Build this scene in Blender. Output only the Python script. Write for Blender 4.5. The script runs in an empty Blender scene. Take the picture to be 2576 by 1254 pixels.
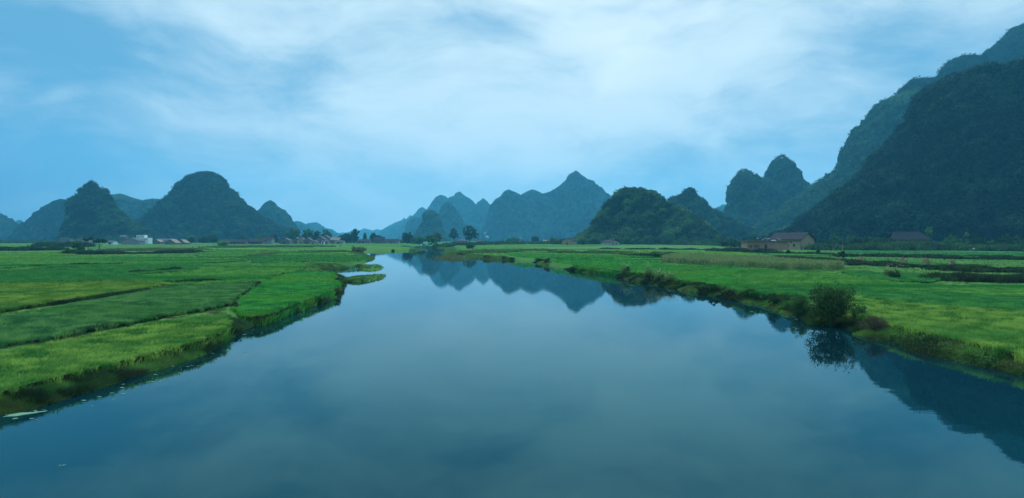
import bpy, math, random
import numpy as np
from mathutils import Vector
R = math.radians
random.seed(7); RNG = np.random.default_rng(7)
scn = bpy.context.scene
C = scn.collection

# ------------------------------------------------------------------ camera
F, HX, HY, CAMZ = 1678.0, 1288.0, 604.0, 6.5      # focal length / principal point in 2576-px wide units
cam_d = bpy.data.cameras.new('camera'); cam = bpy.data.objects.new('camera', cam_d); C.objects.link(cam)
cam.location = (0, 0, CAMZ); cam.rotation_euler = (R(90), 0, 0)
cam_d.sensor_width = 36; cam_d.lens = 36*F/2576; cam_d.shift_y = -23/2576
cam_d.clip_start = 0.1; cam_d.clip_end = 60000
scn.camera = cam

# ------------------------------------------------------------------ light
SUN_EL, SUN_AZ = 38.0, 4.0                          # sun behind the clouds, ahead and high
scn.view_settings.view_transform = 'Standard'; scn.view_settings.look = 'None'
scn.view_settings.exposure = 0.35; scn.view_settings.gamma = 1.0
sd = Vector((math.sin(R(SUN_AZ))*math.cos(R(SUN_EL)), math.cos(R(SUN_AZ))*math.cos(R(SUN_EL)), math.sin(R(SUN_EL))))
ld = bpy.data.lights.new('sun', 'SUN'); ld.energy = 1.5; ld.angle = R(14); ld.color = (1.0, 0.97, 0.90)
sun = bpy.data.objects.new('sun', ld); C.objects.link(sun)
sun.rotation_euler = sd.to_track_quat('Z', 'Y').to_euler()
sun.location = (0, 0, 300)

def setup_world():
    w = bpy.data.worlds.new('World'); scn.world = w; w.use_nodes = True
    nt = w.node_tree; N = nt.nodes; L = nt.links
    for n in list(N): N.remove(n)
    out = N.new('ShaderNodeOutputWorld'); bg = N.new('ShaderNodeBackground')
    sky = N.new('ShaderNodeTexSky'); sky.sky_type = 'NISHITA'; sky.sun_disc = False
    sky.sun_elevation = R(SUN_EL); sky.sun_rotation = R(SUN_AZ); sky.dust_density = 0.6; sky.ozone_density = 4.0
    tc = N.new('ShaderNodeTexCoord'); sep = N.new('ShaderNodeSeparateXYZ'); L.new(tc.outputs['Generated'], sep.inputs[0])
    def m(op, a, b=None, c=None, clamp=False):
        n = N.new('ShaderNodeMath'); n.operation = op; n.use_clamp = clamp
        for i, v in enumerate((a, b, c)):
            if v is None: continue
            if hasattr(v, 'is_linked') or hasattr(v, 'node'): L.new(v, n.inputs[i])
            else: n.inputs[i].default_value = v
        return n.outputs[0]
    def rng(v, a, b, c, d):
        n = N.new('ShaderNodeMapRange'); n.interpolation_type = 'SMOOTHSTEP'
        L.new(v, n.inputs[0])
        for i, q in enumerate((a, b, c, d)): n.inputs[i+1].default_value = q
        return n.outputs[0]
    def mixc(f, a, b, bt='MIX'):
        n = N.new('ShaderNodeMix'); n.data_type = 'RGBA'; n.blend_type = bt
        if hasattr(f, 'node'): L.new(f, n.inputs[0])
        else: n.inputs[0].default_value = f
        for i, v in ((6, a), (7, b)):
            if hasattr(v, 'node'): L.new(v, n.inputs[i])
            else: n.inputs[i].default_value = (*v, 1)
        return n.outputs[2]
    # cloud layer: direction warped by slow noise, streaks rise gently to the right
    def noise(src, scale, detail, rough, loc, rot=0, sc=(1, 1, 1), color=False):
        mp = N.new('ShaderNodeMapping'); L.new(src, mp.inputs[0])
        mp.inputs['Location'].default_value = loc; mp.inputs['Rotation'].default_value = (0, rot, 0); mp.inputs['Scale'].default_value = sc
        n = N.new('ShaderNodeTexNoise'); L.new(mp.outputs[0], n.inputs['Vector'])
        n.inputs['Scale'].default_value = scale; n.inputs['Detail'].default_value = detail; n.inputs['Roughness'].default_value = rough
        return n.outputs[1 if color else 0]
    gen = tc.outputs['Generated']
    wv = N.new('ShaderNodeVectorMath'); wv.operation = 'MULTIPLY_ADD'
    L.new(noise(gen, 3.0, 3, 0.5, (1, 2, 3), color=True), wv.inputs[0]); wv.inputs[1].default_value = (0.30, 0.30, 0.16); L.new(gen, wv.inputs[2])
    warp = wv.outputs[0]
    n1 = noise(warp, 2.1, 4, 0.5, (0.3, 1.7, 0.9), R(22), (1, 1, 2.6))
    n2 = noise(warp, 3.0, 8, 0.62, (4.2, 0.2, 2.2), R(24), (1, 1, 3.6))
    def blob(X, Y, rad, amp):
        v = Vector(((X-HX)/F, 1, (HY-Y)/F)).normalized()+Vector((0.15, 0.15, 0.08))
        n = N.new('ShaderNodeVectorMath'); n.operation = 'DISTANCE'; L.new(warp, n.inputs[0]); n.inputs[1].default_value = v
        return rng(n.outputs['Value'], 0.0, rad, amp, 0.0)
    blobs = [blob(*q) for q in ((2220, 235, .20, -.75), (2330, 330, .16, -.35), (2560, 150, .25, -.25), (330, 560, .42, -.55), (60, 330, .34, -.30), (60, 90, .22, -.25), (760, 60, .22, -.10), (1500, 560, .25, -.10),
             (1930, 120, .17, .40), (1960, 300, .14, .30), (1430, 20, .22, .5), (1180, 230, .26, .28), (1560, 330, .2, .30), (620, 330, .22, .08), (900, 560, .16, -.05))]
    bsum = blobs[0]
    for q in blobs[1:]: bsum = m('ADD', bsum, q)
    # angle to the hidden sun
    dot = N.new('ShaderNodeVectorMath'); dot.operation = 'DOT_PRODUCT'
    L.new(tc.outputs['Generated'], dot.inputs[0]); dot.inputs[1].default_value = sd
    d = dot.outputs['Value']
    dn = m('ADD', d, m('MULTIPLY', m('SUBTRACT', n1, 0.5), 0.24))
    g1 = rng(dn, 0.60, 0.97, 0, 1)
    g2 = rng(dn, 0.90, 1.04, 0, 1)
    cl = m('ADD', m('MULTIPLY', m('SUBTRACT', n1, 0.5), 2.3), m('MULTIPLY', m('SUBTRACT', n2, 0.5), 2.6))
    cl = m('ADD', cl, m('MULTIPLY', bsum, 0.62))
    n3 = noise(warp, 7.0, 5, 0.6, (2.2, 5.2, 1.2), R(20), (1, 1, 2.4))
    cl = m('ADD', cl, m('MULTIPLY_ADD', m('SUBTRACT', n3, 0.5), 1.3, 0.28))
    cl = m('ADD', cl, m('MULTIPLY', g1, 0.50))
    cl = rng(cl, -0.55, 1.25, 0, 1)
    thin = mixc(0.75, sky.outputs[0], (0, 0, 0))                     # scaled clear sky below
    vm = N.new('ShaderNodeVectorMath'); vm.operation = 'SCALE'; L.new(sky.outputs[0], vm.inputs[0]); vm.inputs['Scale'].default_value = 0.045
    mn = N.new('ShaderNodeVectorMath'); mn.operation = 'MINIMUM'; L.new(vm.outputs[0], mn.inputs[0]); mn.inputs[1].default_value = (0.35, 0.6, 0.8)
    dark = mixc(0.85, mn.outputs[0], (0.125, 0.34, 0.53))
    lit = (0.56, 0.71, 0.775)
    col = mixc(cl, dark, lit)
    glow = mixc(g2, (0, 0, 0), (0.48, 0.36, 0.28))
    col = mixc(1.0, col, glow, 'ADD')
    # thick dark cloud low on the sides, away from the sun
    side = rng(d, 0.55, 0.90, 1, 0)
    low = rng(sep.outputs[2], 0.0, 0.30, 1, 0.25)
    sh = m('MULTIPLY', side, low)
    hz = rng(sep.outputs[2], 0.0, 0.17, 0.42, 0.0)                     # thicker, bluer air towards the horizon
    col = mixc(hz, col, (0.30, 0.555, 0.70))
    col = mixc(m('MULTIPLY', sh, 0.75), col, (0.035, 0.155, 0.34))
    # unseen sky behind the viewer, dimmed to keep the facing slopes dark
    back = rng(sep.outputs[1], -0.6, 0.5, 0.55, 1.0)
    zen = rng(sep.outputs[2], 0.33, 0.85, 1.0, 5.2)                  # overcast is brightest overhead; raised further out of view to light the land
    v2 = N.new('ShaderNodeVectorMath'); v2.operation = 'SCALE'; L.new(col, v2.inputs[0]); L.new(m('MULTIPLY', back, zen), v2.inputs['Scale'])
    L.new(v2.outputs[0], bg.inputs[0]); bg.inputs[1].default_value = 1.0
    L.new(bg.outputs[0], out.inputs[0])
setup_world()

# ------------------------------------------------------------------ helpers
G0, GK, GY = 0.40, 0.0040, 550.0
def gnd(y): return G0 + GK*np.clip(y, 0, GY)
def at(X, Y, z0=None, dz=0.0):
    """picture point -> world point on the level z0, or on the rising field plane (+dz)"""
    t = (np.asarray(Y, float)-HY)/F
    if z0 is None:
        y = (CAMZ-G0-dz)/(t+GK)
        y = np.where(y > GY, (CAMZ-G0-dz-GK*GY)/np.maximum(t, 1e-4), y); z = gnd(y)+dz
    else:
        y = (CAMZ-z0)/t; z = y*0+z0
    return np.stack([(np.asarray(X, float)-HX)/F*y, y, z], -1)
def w2(X, d, Y=None):
    x = (X-HX)/F*d
    return (x, d, float(gnd(d)) if Y is None else CAMZ-(Y-HY)/F*d)

def _hash(ix, iy, iz, seed):
    h = (ix*374761393 + iy*668265263 + iz*2147483647 + seed*974711) & 0xffffffff
    h = (h ^ (h >> 13))*1274126177 & 0xffffffff
    h = (h ^ (h >> 16)) & 0xffffffff
    return h.astype(np.float64)/4294967295.0
def vnoise(p, seed=0):
    p = np.asarray(p, float); i = np.floor(p).astype(np.int64); f = p-i; f = f*f*(3-2*f)
    r = 0
    for dx in (0, 1):
        for dy in (0, 1):
            for dz in (0, 1):
                w = (f[..., 0] if dx else 1-f[..., 0])*(f[..., 1] if dy else 1-f[..., 1])*(f[..., 2] if dz else 1-f[..., 2])
                r = r + w*_hash(i[..., 0]+dx, i[..., 1]+dy, i[..., 2]+dz, seed)
    return r*2-1
def fbm(p, o=4, seed=0, g=0.5):
    a, r, p = 1.0, 0, np.asarray(p, float)
    for k in range(o):
        r = r+a*vnoise(p, seed+k*17); a *= g; p = p*2.03+11.3
    return r

def add_mesh(name, V, Fc, mat, parent=None, v=None, smooth=False, attrs=None):
    """Fc: (n,3) or (n,4) int array, or list of such"""
    me = bpy.data.meshes.new(name)
    V = np.ascontiguousarray(V, np.float32)
    Fs = Fc if isinstance(Fc, list) else [Fc]
    Fs = [np.asarray(f, np.int32) for f in Fs if len(f)]
    me.vertices.add(len(V)); me.vertices.foreach_set('co', V.ravel())
    idx = np.concatenate([f.ravel() for f in Fs]); sz = np.concatenate([np.full(len(f), f.shape[1], np.int32) for f in Fs])
    st = np.concatenate([[0], np.cumsum(sz)[:-1]]).astype(np.int32)
    me.loops.add(len(idx)); me.loops.foreach_set('vertex_index', idx)
    me.polygons.add(len(sz)); me.polygons.foreach_set('loop_start', st)
    try: me.polygons.foreach_set('loop_total', sz)
    except Exception: pass
    me.update(calc_edges=True)
    me.polygons.foreach_set('use_smooth', np.full(len(sz), smooth, bool))
    if v is not None:
        a = me.attributes.new('v', 'FLOAT', 'POINT'); a.data.foreach_set('value', np.ascontiguousarray(v, np.float32))
    for k, q in (attrs or {}).items():
        a = me.attributes.new(k, 'FLOAT', 'POINT'); a.data.foreach_set('value', np.ascontiguousarray(q, np.float32))
    me.materials.append(mat)
    o = bpy.data.objects.new(name, me); C.objects.link(o)
    if parent is not None: o.parent = parent
    return o
def tag(o, label=None, cat=None, group=None, kind=None):
    if label: o['label'] = label
    if cat: o['category'] = cat
    if group: o['group'] = group
    if kind: o['kind'] = kind
    return o
def empty(name, loc, rz=0):
    o = bpy.data.objects.new(name, None); C.objects.link(o); o.location = loc; o.rotation_euler = (0, 0, rz)
    o.empty_display_size = 0.2; return o
def copy_tree(o, parent=None):
    c = o.copy(); C.objects.link(c); c.parent = parent
    for k in [ch for ch in list(C.objects) if ch.parent is o]: copy_tree(k, c)
    return c

class MB:
    def __init__(s): s.V = []; s.Q = []; s.T = []; s.n = 0
    def add(s, V, Q=(), T=()):
        V = np.asarray(V, float).reshape(-1, 3)
        if len(Q): s.Q.append(np.asarray(Q)+s.n)
        if len(T): s.T.append(np.asarray(T)+s.n)
        s.V.append(V); s.n += len(V)
    def box(s, x0, x1, y0, y1, z0, z1):
        V = [(x, y, z) for z in (z0, z1) for y in (y0, y1) for x in (x0, x1)]
        s.add(V, [(0, 2, 3, 1), (4, 5, 7, 6), (0, 1, 5, 4), (2, 6, 7, 3), (0, 4, 6, 2), (1, 3, 7, 5)])
    def tube(s, P, rad, k=7):
        P = np.asarray(P, float); n = len(P); rad = np.broadcast_to(rad, n)
        T = np.gradient(P, axis=0); T /= np.linalg.norm(T, axis=1)[:, None]+1e-9
        U = np.cross(T, (0.13, 0.97, 0.2)); U /= np.linalg.norm(U, axis=1)[:, None]+1e-9
        W = np.cross(T, U); a = np.linspace(0, 2*np.pi, k, endpoint=False)
        V = (P[:, None]+rad[:, None, None]*(U[:, None]*np.cos(a)[None, :, None]+W[:, None]*np.sin(a)[None, :, None])).reshape(-1, 3)
        Q = [(i*k+j, i*k+(j+1) % k, (i+1)*k+(j+1) % k, (i+1)*k+j) for i in range(n-1) for j in range(k)]
        V = np.vstack([V, P[:1], P[-1:]])
        Tt = [(j, (j+1) % k, n*k) for j in range(k)]+[((n-1)*k+(j+1) % k, (n-1)*k+j, n*k+1) for j in range(k)]
        s.add(V, Q, Tt)
    def build(s, name, mat, parent=None, v=None, smooth=False):
        fs = []
        if s.Q: fs.append(np.vstack(s.Q))
        if s.T: fs.append(np.vstack(s.T))
        return add_mesh(name, np.vstack(s.V), fs, mat, parent, v, smooth)

# ------------------------------------------------------------------ materials
def new_mat(name):
    m = bpy.data.materials.new(name); m.use_nodes = True; nt = m.node_tree
    for n in list(nt.nodes): nt.nodes.remove(n)
    return m, nt, nt.nodes.new('ShaderNodeOutputMaterial')
def nmix(nt, f, a, b, bt='MIX'):
    n = nt.nodes.new('ShaderNodeMix'); n.data_type = 'RGBA'; n.blend_type = bt
    if hasattr(f, 'node'): nt.links.new(f, n.inputs[0])
    else: n.inputs[0].default_value = f
    for i, v in ((6, a), (7, b)):
        if hasattr(v, 'node'): nt.links.new(v, n.inputs[i])
        else: n.inputs[i].default_value = (*v, 1)
    return n.outputs[2]
def nnoise(nt, scale, detail=4, rough=0.55, sc=(1, 1, 1), rot=0, loc=(0, 0, 0), coord='pos'):
    if coord == 'pos':
        g = nt.nodes.new('ShaderNodeNewGeometry').outputs['Position']
    else:
        g = nt.nodes.new('ShaderNodeTexCoord').outputs['Object']
    mp = nt.nodes.new('ShaderNodeMapping'); nt.links.new(g, mp.inputs[0])
    mp.inputs['Scale'].default_value = sc; mp.inputs['Rotation'].default_value = (0, 0, rot); mp.inputs['Location'].default_value = loc
    n = nt.nodes.new('ShaderNodeTexNoise'); nt.links.new(mp.outputs[0], n.inputs['Vector'])
    n.inputs['Scale'].default_value = scale; n.inputs['Detail'].default_value = detail; n.inputs['Roughness'].default_value = rough
    return n.outputs[0]
def nrange(nt, v, a, b, c=0.0, d=1.0):
    n = nt.nodes.new('ShaderNodeMapRange'); n.interpolation_type = 'SMOOTHSTEP'; nt.links.new(v, n.inputs[0])
    for i, q in enumerate((a, b, c, d)): n.inputs[i+1].default_value = q
    return n.outputs[0]
def nattr(nt, name):
    n = nt.nodes.new('ShaderNodeAttribute'); n.attribute_name = name; return n.outputs['Fac']

def foliage_mat(name, a, b, c=None, trans=0.3, nscale=0.3, rough=0.75, sc=(1, 1, 1)):
    """two leaf colours mixed per leaf, a third in broad patches"""
    m, nt, out = new_mat(name)
    col = nmix(nt, nattr(nt, 'v'), a, b)
    if c is not None:
        col = nmix(nt, nrange(nt, nnoise(nt, nscale, 4, sc=sc), 0.46, 0.66), col, c)
    p = nt.nodes.new('ShaderNodeBsdfPrincipled'); nt.links.new(col, p.inputs['Base Color'])
    p.inputs['Roughness'].default_value = rough; p.inputs['Specular IOR Level'].default_value = 0.04
    t = nt.nodes.new('ShaderNodeBsdfTranslucent'); nt.links.new(col, t.inputs[0])
    ms = nt.nodes.new('ShaderNodeMixShader'); ms.inputs[0].default_value = trans
    nt.links.new(p.outputs[0], ms.inputs[1]); nt.links.new(t.outputs[0], ms.inputs[2]); nt.links.new(ms.outputs[0], out.inputs[0])
    return m
def solid_mat(name, a, b, nscale=1.0, rough=0.85, bump=0.0, sc=(1, 1, 1), lo=0.35, hi=0.65, coord='pos', bscale=None, spec=0.3):
    m, nt, out = new_mat(name)
    n = nnoise(nt, nscale, 5, 0.6, sc, coord=coord)
    col = nmix(nt, nrange(nt, n, lo, hi), a, b)
    p = nt.nodes.new('ShaderNodeBsdfPrincipled'); nt.links.new(col, p.inputs['Base Color']); p.inputs['Roughness'].default_value = rough
    p.inputs['Specular IOR Level'].default_value = spec
    if bump:
        bn = nt.nodes.new('ShaderNodeBump'); bn.inputs['Strength'].default_value = bump; bn.inputs['Distance'].default_value = 0.3
        nt.links.new(nnoise(nt, bscale or nscale*3, 5, 0.65, sc, coord=coord), bn.inputs['Height']); nt.links.new(bn.outputs[0], p.inputs['Normal'])
    nt.links.new(p.outputs[0], out.inputs[0]); return m

def hill_mat(name, dark, light, rock, s=1.0, rockamt=0.70):
    """wooded limestone: mottled scrub with a few bare pale faces"""
    m, nt, out = new_mat(name)
    n1 = nnoise(nt, 0.16*s, 6, 0.68, (1, 1, 1.7)); n2 = nnoise(nt, 0.018*s, 4, 0.6, (1, 1, 1.4), loc=(40, 7, 3))
    add = nt.nodes.new('ShaderNodeMath'); add.operation = 'MULTIPLY_ADD'; nt.links.new(n2, add.inputs[0]); add.inputs[1].default_value = 0.6; nt.links.new(n1, add.inputs[2])
    col = nmix(nt, nrange(nt, add.outputs[0], 0.66, 1.0), dark, light)
    rk = nrange(nt, nnoise(nt, 0.075*s, 5, 0.6, (1, 1, 0.45), loc=(9, 31, 2)), rockamt, rockamt+0.05, 0, 0.75)
    col = nmix(nt, rk, col, rock)
    p = nt.nodes.new('ShaderNodeBsdfPrincipled'); nt.links.new(col, p.inputs['Base Color']); p.inputs['Roughness'].default_value = 0.95
    p.inputs['Specular IOR Level'].default_value = 0.0
    bn = nt.nodes.new('ShaderNodeBump'); bn.inputs['Strength'].default_value = 1.0; bn.inputs['Distance'].default_value = 2.5
    nt.links.new(n1, bn.inputs['Height']); nt.links.new(bn.outputs[0], p.inputs['Normal'])
    nt.links.new(p.outputs[0], out.inputs[0]); return m

# ------------------------------------------------------------------ outlines (river, islets, paddies)
LB = [(0, 1042), (60, 1034), (130, 1012), (200, 990), (270, 968), (342, 944), (400, 928), (476, 904), (520, 884), (556, 862), (590, 842), (612, 830), (640, 819), (690, 802), (740, 783), (790, 768), (824, 757), (846, 746),
      (857, 735), (857, 725), (867, 711), (857, 697), (838, 688), (829, 681), (855, 678.5), (879, 675.5), (870, 674), (835, 673), (818, 668), (838, 662), (880, 661), (924, 658), (940, 651), (928, 644), (912, 639.5), (890, 636.8), (872, 636.5), (815, 636.2), (812, 635),
      (872, 635), (893, 635.5), (915, 634), (937, 633), (967, 633), (1030, 631.5), (1066, 630), (1069, 628.8), (1036, 626.5), (1022, 624.2), (1040, 621.5), (1056, 619.5), (1062, 616)]
RB = [(1084, 616), (1088, 621), (1096, 624), (1116, 626.5), (1121, 630), (1120, 644), (1161, 645.5), (1211, 652), (1248, 654), (1305, 655.5), (1342, 659), (1360, 667), (1385, 671), (1403, 673), (1423, 678), (1473, 687), (1515, 690), (1555, 698),
      (1590, 707), (1627, 714), (1665, 721), (1715, 731), (1764, 739), (1820, 750), (1887, 764), (1938, 776), (1985, 794), (2030, 800), (2041, 818), (2125, 824), (2159, 843), (2209, 854), (2265, 862), (2310, 877), (2350, 893), (2392, 903), (2461, 917), (2531, 933), (2576, 943)]
def smooth_line(P, per=4, closed=False):
    P = np.asarray(P, float); n = len(P); out = []
    rngi = range(n if closed else n-1)
    for i in rngi:
        p0, p1, p2, p3 = (P[(i-1) % n] if closed or i > 0 else P[i]), P[i], P[(i+1) % n], (P[(i+2) % n] if closed or i+2 < n else P[i+1])
        for t in np.linspace(0, 1, per, endpoint=False):
            out.append(0.5*((2*p1)+(-p0+p2)*t+(2*p0-5*p1+4*p2-p3)*t*t+(-p0+3*p1-3*p2+p3)*t**3))
    if not closed: out.append(P[-1])
    return np.array(out)
lbw = smooth_line(LB, 3); rbw = smooth_line(RB, 3)
lbw = at(lbw[:, 0], lbw[:, 1], 0.0)[:, :2]; rbw = at(rbw[:, 0], rbw[:, 1], 0.0)[:, :2]
RIVER = np.vstack([[(-34, -60), (-31, -20), (-27, 0), (-25.5, 16)], lbw, [(-95, 980), (-60, 1200)], [(-30, 1200), (-78, 980)], rbw, [(25.5, 24), (29, 12), (32, 0), (36, -20), (40, -60)]])
ISL = [[(884, 667), (900, 665.2), (924, 665.5), (918, 669), (900, 670.2)],
       [(906, 677), (916, 671), (935, 669), (957, 669.5), (961, 675), (950, 680), (930, 681), (915, 680)],
       [(868, 706), (885, 701), (905, 698.5), (930, 696), (958, 692.5), (968, 694.5), (962, 700), (940, 706), (905, 711), (880, 710)]]
ISL = [at(smooth_line(p, 4, True)[:, 0], smooth_line(p, 4, True)[:, 1], 0.0)[:, :2] for p in ISL]
def inside(P, poly):
    x, y = P[:, 0], P[:, 1]; r = np.zeros(len(P), bool); n = len(poly)
    for i in range(n):
        x1, y1 = poly[i]; x2, y2 = poly[(i+1) % n]
        if y1 == y2: continue
        c = (y1 > y) != (y2 > y)
        r ^= c & (x < (x2-x1)*(y-y1)/(y2-y1)+x1)
    return r
def segdist(P, poly, closed=True):
    d = np.full(len(P), 1e9); n = len(poly)
    for i in range(n if closed else n-1):
        a = poly[i]; b = poly[(i+1) % n]; ab = b-a; L2 = ab@ab+1e-12
        t = np.clip(((P[:, 0]-a[0])*ab[0]+(P[:, 1]-a[1])*ab[1])/L2, 0, 1)
        dx = P[:, 0]-a[0]-t*ab[0]; dy = P[:, 1]-a[1]-t*ab[1]
        np.minimum(d, dx*dx+dy*dy, out=d)
    return np.sqrt(d)
def shore(P):
    """signed distance to the water's edge, positive on land"""
    d = segdist(P, RIVER); s = np.where(inside(P, RIVER), -d, d)
    for p in ISL:
        di = segdist(P, p); ins = inside(P, p)
        s = np.where(ins, np.minimum(di, 3), np.where(s < 0, np.maximum(s, -di), s))
    return s
def ground_z(P, s=None, detail=True):
    if s is None: s = shore(P)
    y = P[:, 1]; x = P[:, 0]
    p3 = np.stack([x, y, x*0], -1)
    sw = s+0.35*vnoise(p3*0.8, 3)*np.clip(np.abs(s)*2, 0, 1)*(s < 4)
    w = 1.15+0.020*y
    t = np.clip(sw/w, 0, 1); isl = np.zeros(len(P), bool)
    H = gnd(y)*(0.88+0.12*np.clip(s/4.5, 0, 1))
    H = H*(1-0.30*np.clip((y-120)/150, 0, 1)*(1-np.clip(s/45, 0, 1)))
    land = H*(1-(1-t)**(2.2-1.2*np.clip((y-120)/150, 0, 1)))
    for q in ISL:
        m = inside(P, q); di = segdist(P[m], q) if m.any() else 0
        if m.any(): land[m] = 0.32*np.clip(di/0.7, 0, 1)**0.6
    z = np.where(s > 0, land, -0.9*np.clip(-s/2.0, 0, 1))
    if detail: z = z+np.where(s > 0, (0.07*vnoise(p3*1.7, 5)+0.06*vnoise(p3*0.35, 8))*np.clip(s, 0, 1), 0)
    return z

def hit(X, Y):
    """where the line of sight through a picture point first meets the ground"""
    d = np.exp(np.linspace(np.log(14), np.log(1500), 2600)); t = (Y-HY)/F
    P = np.column_stack([(X-HX)/F*d, d]); z = CAMZ-t*d
    k = np.where((z < gnd(d)+0.1))[0]
    k0 = max(0, k[0]-5) if len(k) else 0; k1 = min(len(d), k0+700)
    g = ground_z(P[k0:k1], None, False); ok = np.where((z[k0:k1] < g) & (g > 0.0))[0]
    i = k0+(ok[0] if len(ok) else 0)
    return np.array([P[i, 0], P[i, 1], max(0.0, ground_z(P[i:i+1], None, False)[0])])

# each paddy: outline in the picture of its crop top, colour key, crop height
PADS = [
 ('pale', 0.30, [(-420, 985), (0, 886), (103, 865), (240, 838), (342, 818), (462, 798), (555, 790), (570, 799), (566, 816), (548, 831), (496, 852), (428, 869), (342, 891), (240, 917), (137, 941), (68, 958), (0, 978), (-420, 1110)], 'olive tinged rice paddy nearest the viewer above the left riverbank'),
 ('deep', 0.38, [(-420, 860), (0, 795), (103, 778), (205, 758), (342, 735), (428, 719), (514, 713), (622, 709), (636, 714), (612, 728), (584, 746), (568, 760), (496, 774), (394, 791), (291, 811), (205, 825), (103, 845), (0, 859), (-420, 930)], 'dark bluish green rice paddy second from the left riverbank'),
 ('olive', 0.45, [(-420, 722), (0, 711), (205, 706), (342, 704), (405, 709), (419, 714), (342, 728), (240, 739), (137, 752), (0, 774), (-420, 830)], 'yellow olive rice paddy with a rounded tip on the left'),
 ('mid', 0.5, [(-420, 690), (0, 682), (120, 672), (300, 667), (485, 659), (508, 663), (496, 674), (420, 681), (328, 689), (330, 700), (205, 703), (0, 708), (-420, 716)], 'plain green rice paddy behind the yellow olive one'),
 ('bright', 0.5, [(342, 692), (430, 685), (505, 677), (520, 664), (640, 660), (752, 657), (762, 668), (752, 678), (708, 684), (678, 693), (648, 705), (514, 709), (428, 713), (404, 705), (345, 702)], 'bright green rice paddy above the winding field path'),
 ('vivid', 0.30, [(755, 683), (822, 683), (838, 691), (847, 702), (843, 722), (805, 738), (736, 761), (668, 787), (618, 791), (604, 780), (594, 763), (620, 742), (663, 712), (690, 696)], 'vivid green rice paddy on the point between path and river'),
 ('bright', 0.45, [(-420, 660), (0, 650), (180, 643), (470, 645), (560, 647), (620, 652), (510, 658), (300, 665), (120, 669), (0, 679), (-420, 686)], 'wide rice paddy in front of the tree islet'),
 ('mid', 0.45, [(580, 646), (700, 641), (850, 640), (912, 642), (930, 648), (915, 654), (830, 658), (770, 655), (640, 657), (640, 651)], 'rice paddy on the river point near the small islands'),
 ('bright', 0.45, [(500, 634), (640, 630), (780, 633), (880, 637), (850, 639), (690, 640), (560, 644), (500, 642)], 'long pale green paddy in front of the left village'),
 ('yellow', 0.4, [(-420, 640), (0, 635), (172, 633.5), (178, 640), (0, 648), (-420, 656)], 'yellowish paddy beside the long dark hedge'),
 ('bright', 0.4, [(160, 627), (200, 626), (178, 631), (150, 633)], 'small light paddy between hedge and tree islet'),
 ('yellow', 0.4, [(490, 626), (560, 624), (690, 624), (760, 626.5), (640, 628.5), (500, 631)], 'thin yellow paddy below the thatched houses'),
 ('bright', 0.4, [(800, 619), (1000, 618.5), (1030, 620), (1000, 623.5), (820, 624)], 'far light paddy left of the river bend'),
 ('vivid', 0.4, [(1380, 654), (1480, 651.5), (1655, 652.5), (1665, 663), (1780, 669), (1870, 675), (1872, 712), (1812, 712), (1700, 700), (1650, 689), (1578, 681), (1500, 672), (1430, 663)], 'vivid green paddy below the maize strip on the right bank'),
 ('bright', 0.5, [(1872, 675), (1979, 680), (2070, 682), (2167, 697), (2293, 710), (2434, 716), (2576, 717), (3000, 722), (3000, 766), (2576, 744), (2406, 733), (2238, 725), (2070, 717), (1872, 713)], 'long light green paddy band on the right'),
 ('mid', 0.5, [(1812, 713), (1872, 714), (2070, 718), (2238, 726), (2406, 734), (2576, 745), (3000, 767), (3000, 810), (2576, 778), (2378, 766), (2238, 753), (2153, 741), (2100, 743), (2000, 738), (1905, 733)], 'dark green paddy band between two lighter ones on the right'),
 ('pale', 0.45, [(2146, 742), (2238, 754), (2378, 767), (2576, 779), (3000, 811), (3000, 990), (2576, 882), (2476, 860), (2406, 844), (2307, 824), (2238, 807), (2181, 793), (2148, 774)], 'light rice paddy nearest the viewer on the right bank'),
 ('mid', 0.4, [(2125, 681), (2300, 686), (2362, 691), (2340, 705), (2240, 702), (2170, 694)], 'small deep green paddy below the straw stacks'),
 ('bright', 0.4, [(1340, 622), (1480, 620), (1615, 617.5), (1800, 620), (1814, 627.5), (1615, 625.5), (1340, 626)], 'far light paddy at the foot of the round wooded hill'),
 ('yellow', 0.4, [(1340, 628.5), (1615, 627.5), (1814, 630.5), (1900, 638), (1881, 642), (1740, 641), (1615, 636), (1340, 632.5)], 'yellow green paddy strip in front of the building site'),
 ('vivid', 0.4, [(1270, 636), (1366, 638), (1580, 641), (1655, 646), (1655, 649.5), (1480, 649), (1366, 649), (1300, 645)], 'deep green strip paddy above the right shore'),
 ('mid', 0.4, [(1717, 643), (1811, 643), (1997, 644), (2100, 647), (2060, 655), (1997, 652.5), (1848, 648.5), (1717, 648)], 'narrow paddy directly behind the maize'),
 ('bright', 0.4, [(1940, 635), (2050, 634.5), (2120, 635), (2118, 641), (1990, 641), (1940, 640)], 'small paddy in front of the yellow mud brick house'),
 ('mid', 0.4, [(2140, 630.5), (2389, 632.5), (2576, 635), (3000, 640), (3000, 655), (2576, 648), (2371, 642.5), (2140, 641.5)], 'far paddy below the big mountain where a person works'),
 ('mid', 0.3, [(2110, 655), (2259, 657.5), (2389, 662), (2483, 665), (2389, 669.5), (2240, 665.5), (2120, 663.5)], 'cut paddy carrying the straw stacks'),
 ('pale', 0.35, [(2436, 670.5), (2576, 673), (3000, 682), (3000, 690), (2576, 680), (2464, 676.5)], 'greyish green paddy at the right edge'),
]
PADW = []
for key, hgt, P, lab in PADS:
    q = smooth_line(P, 5, True); PADW.append(at(q[:, 0], q[:, 1], None, hgt)[:, :2])

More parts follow.
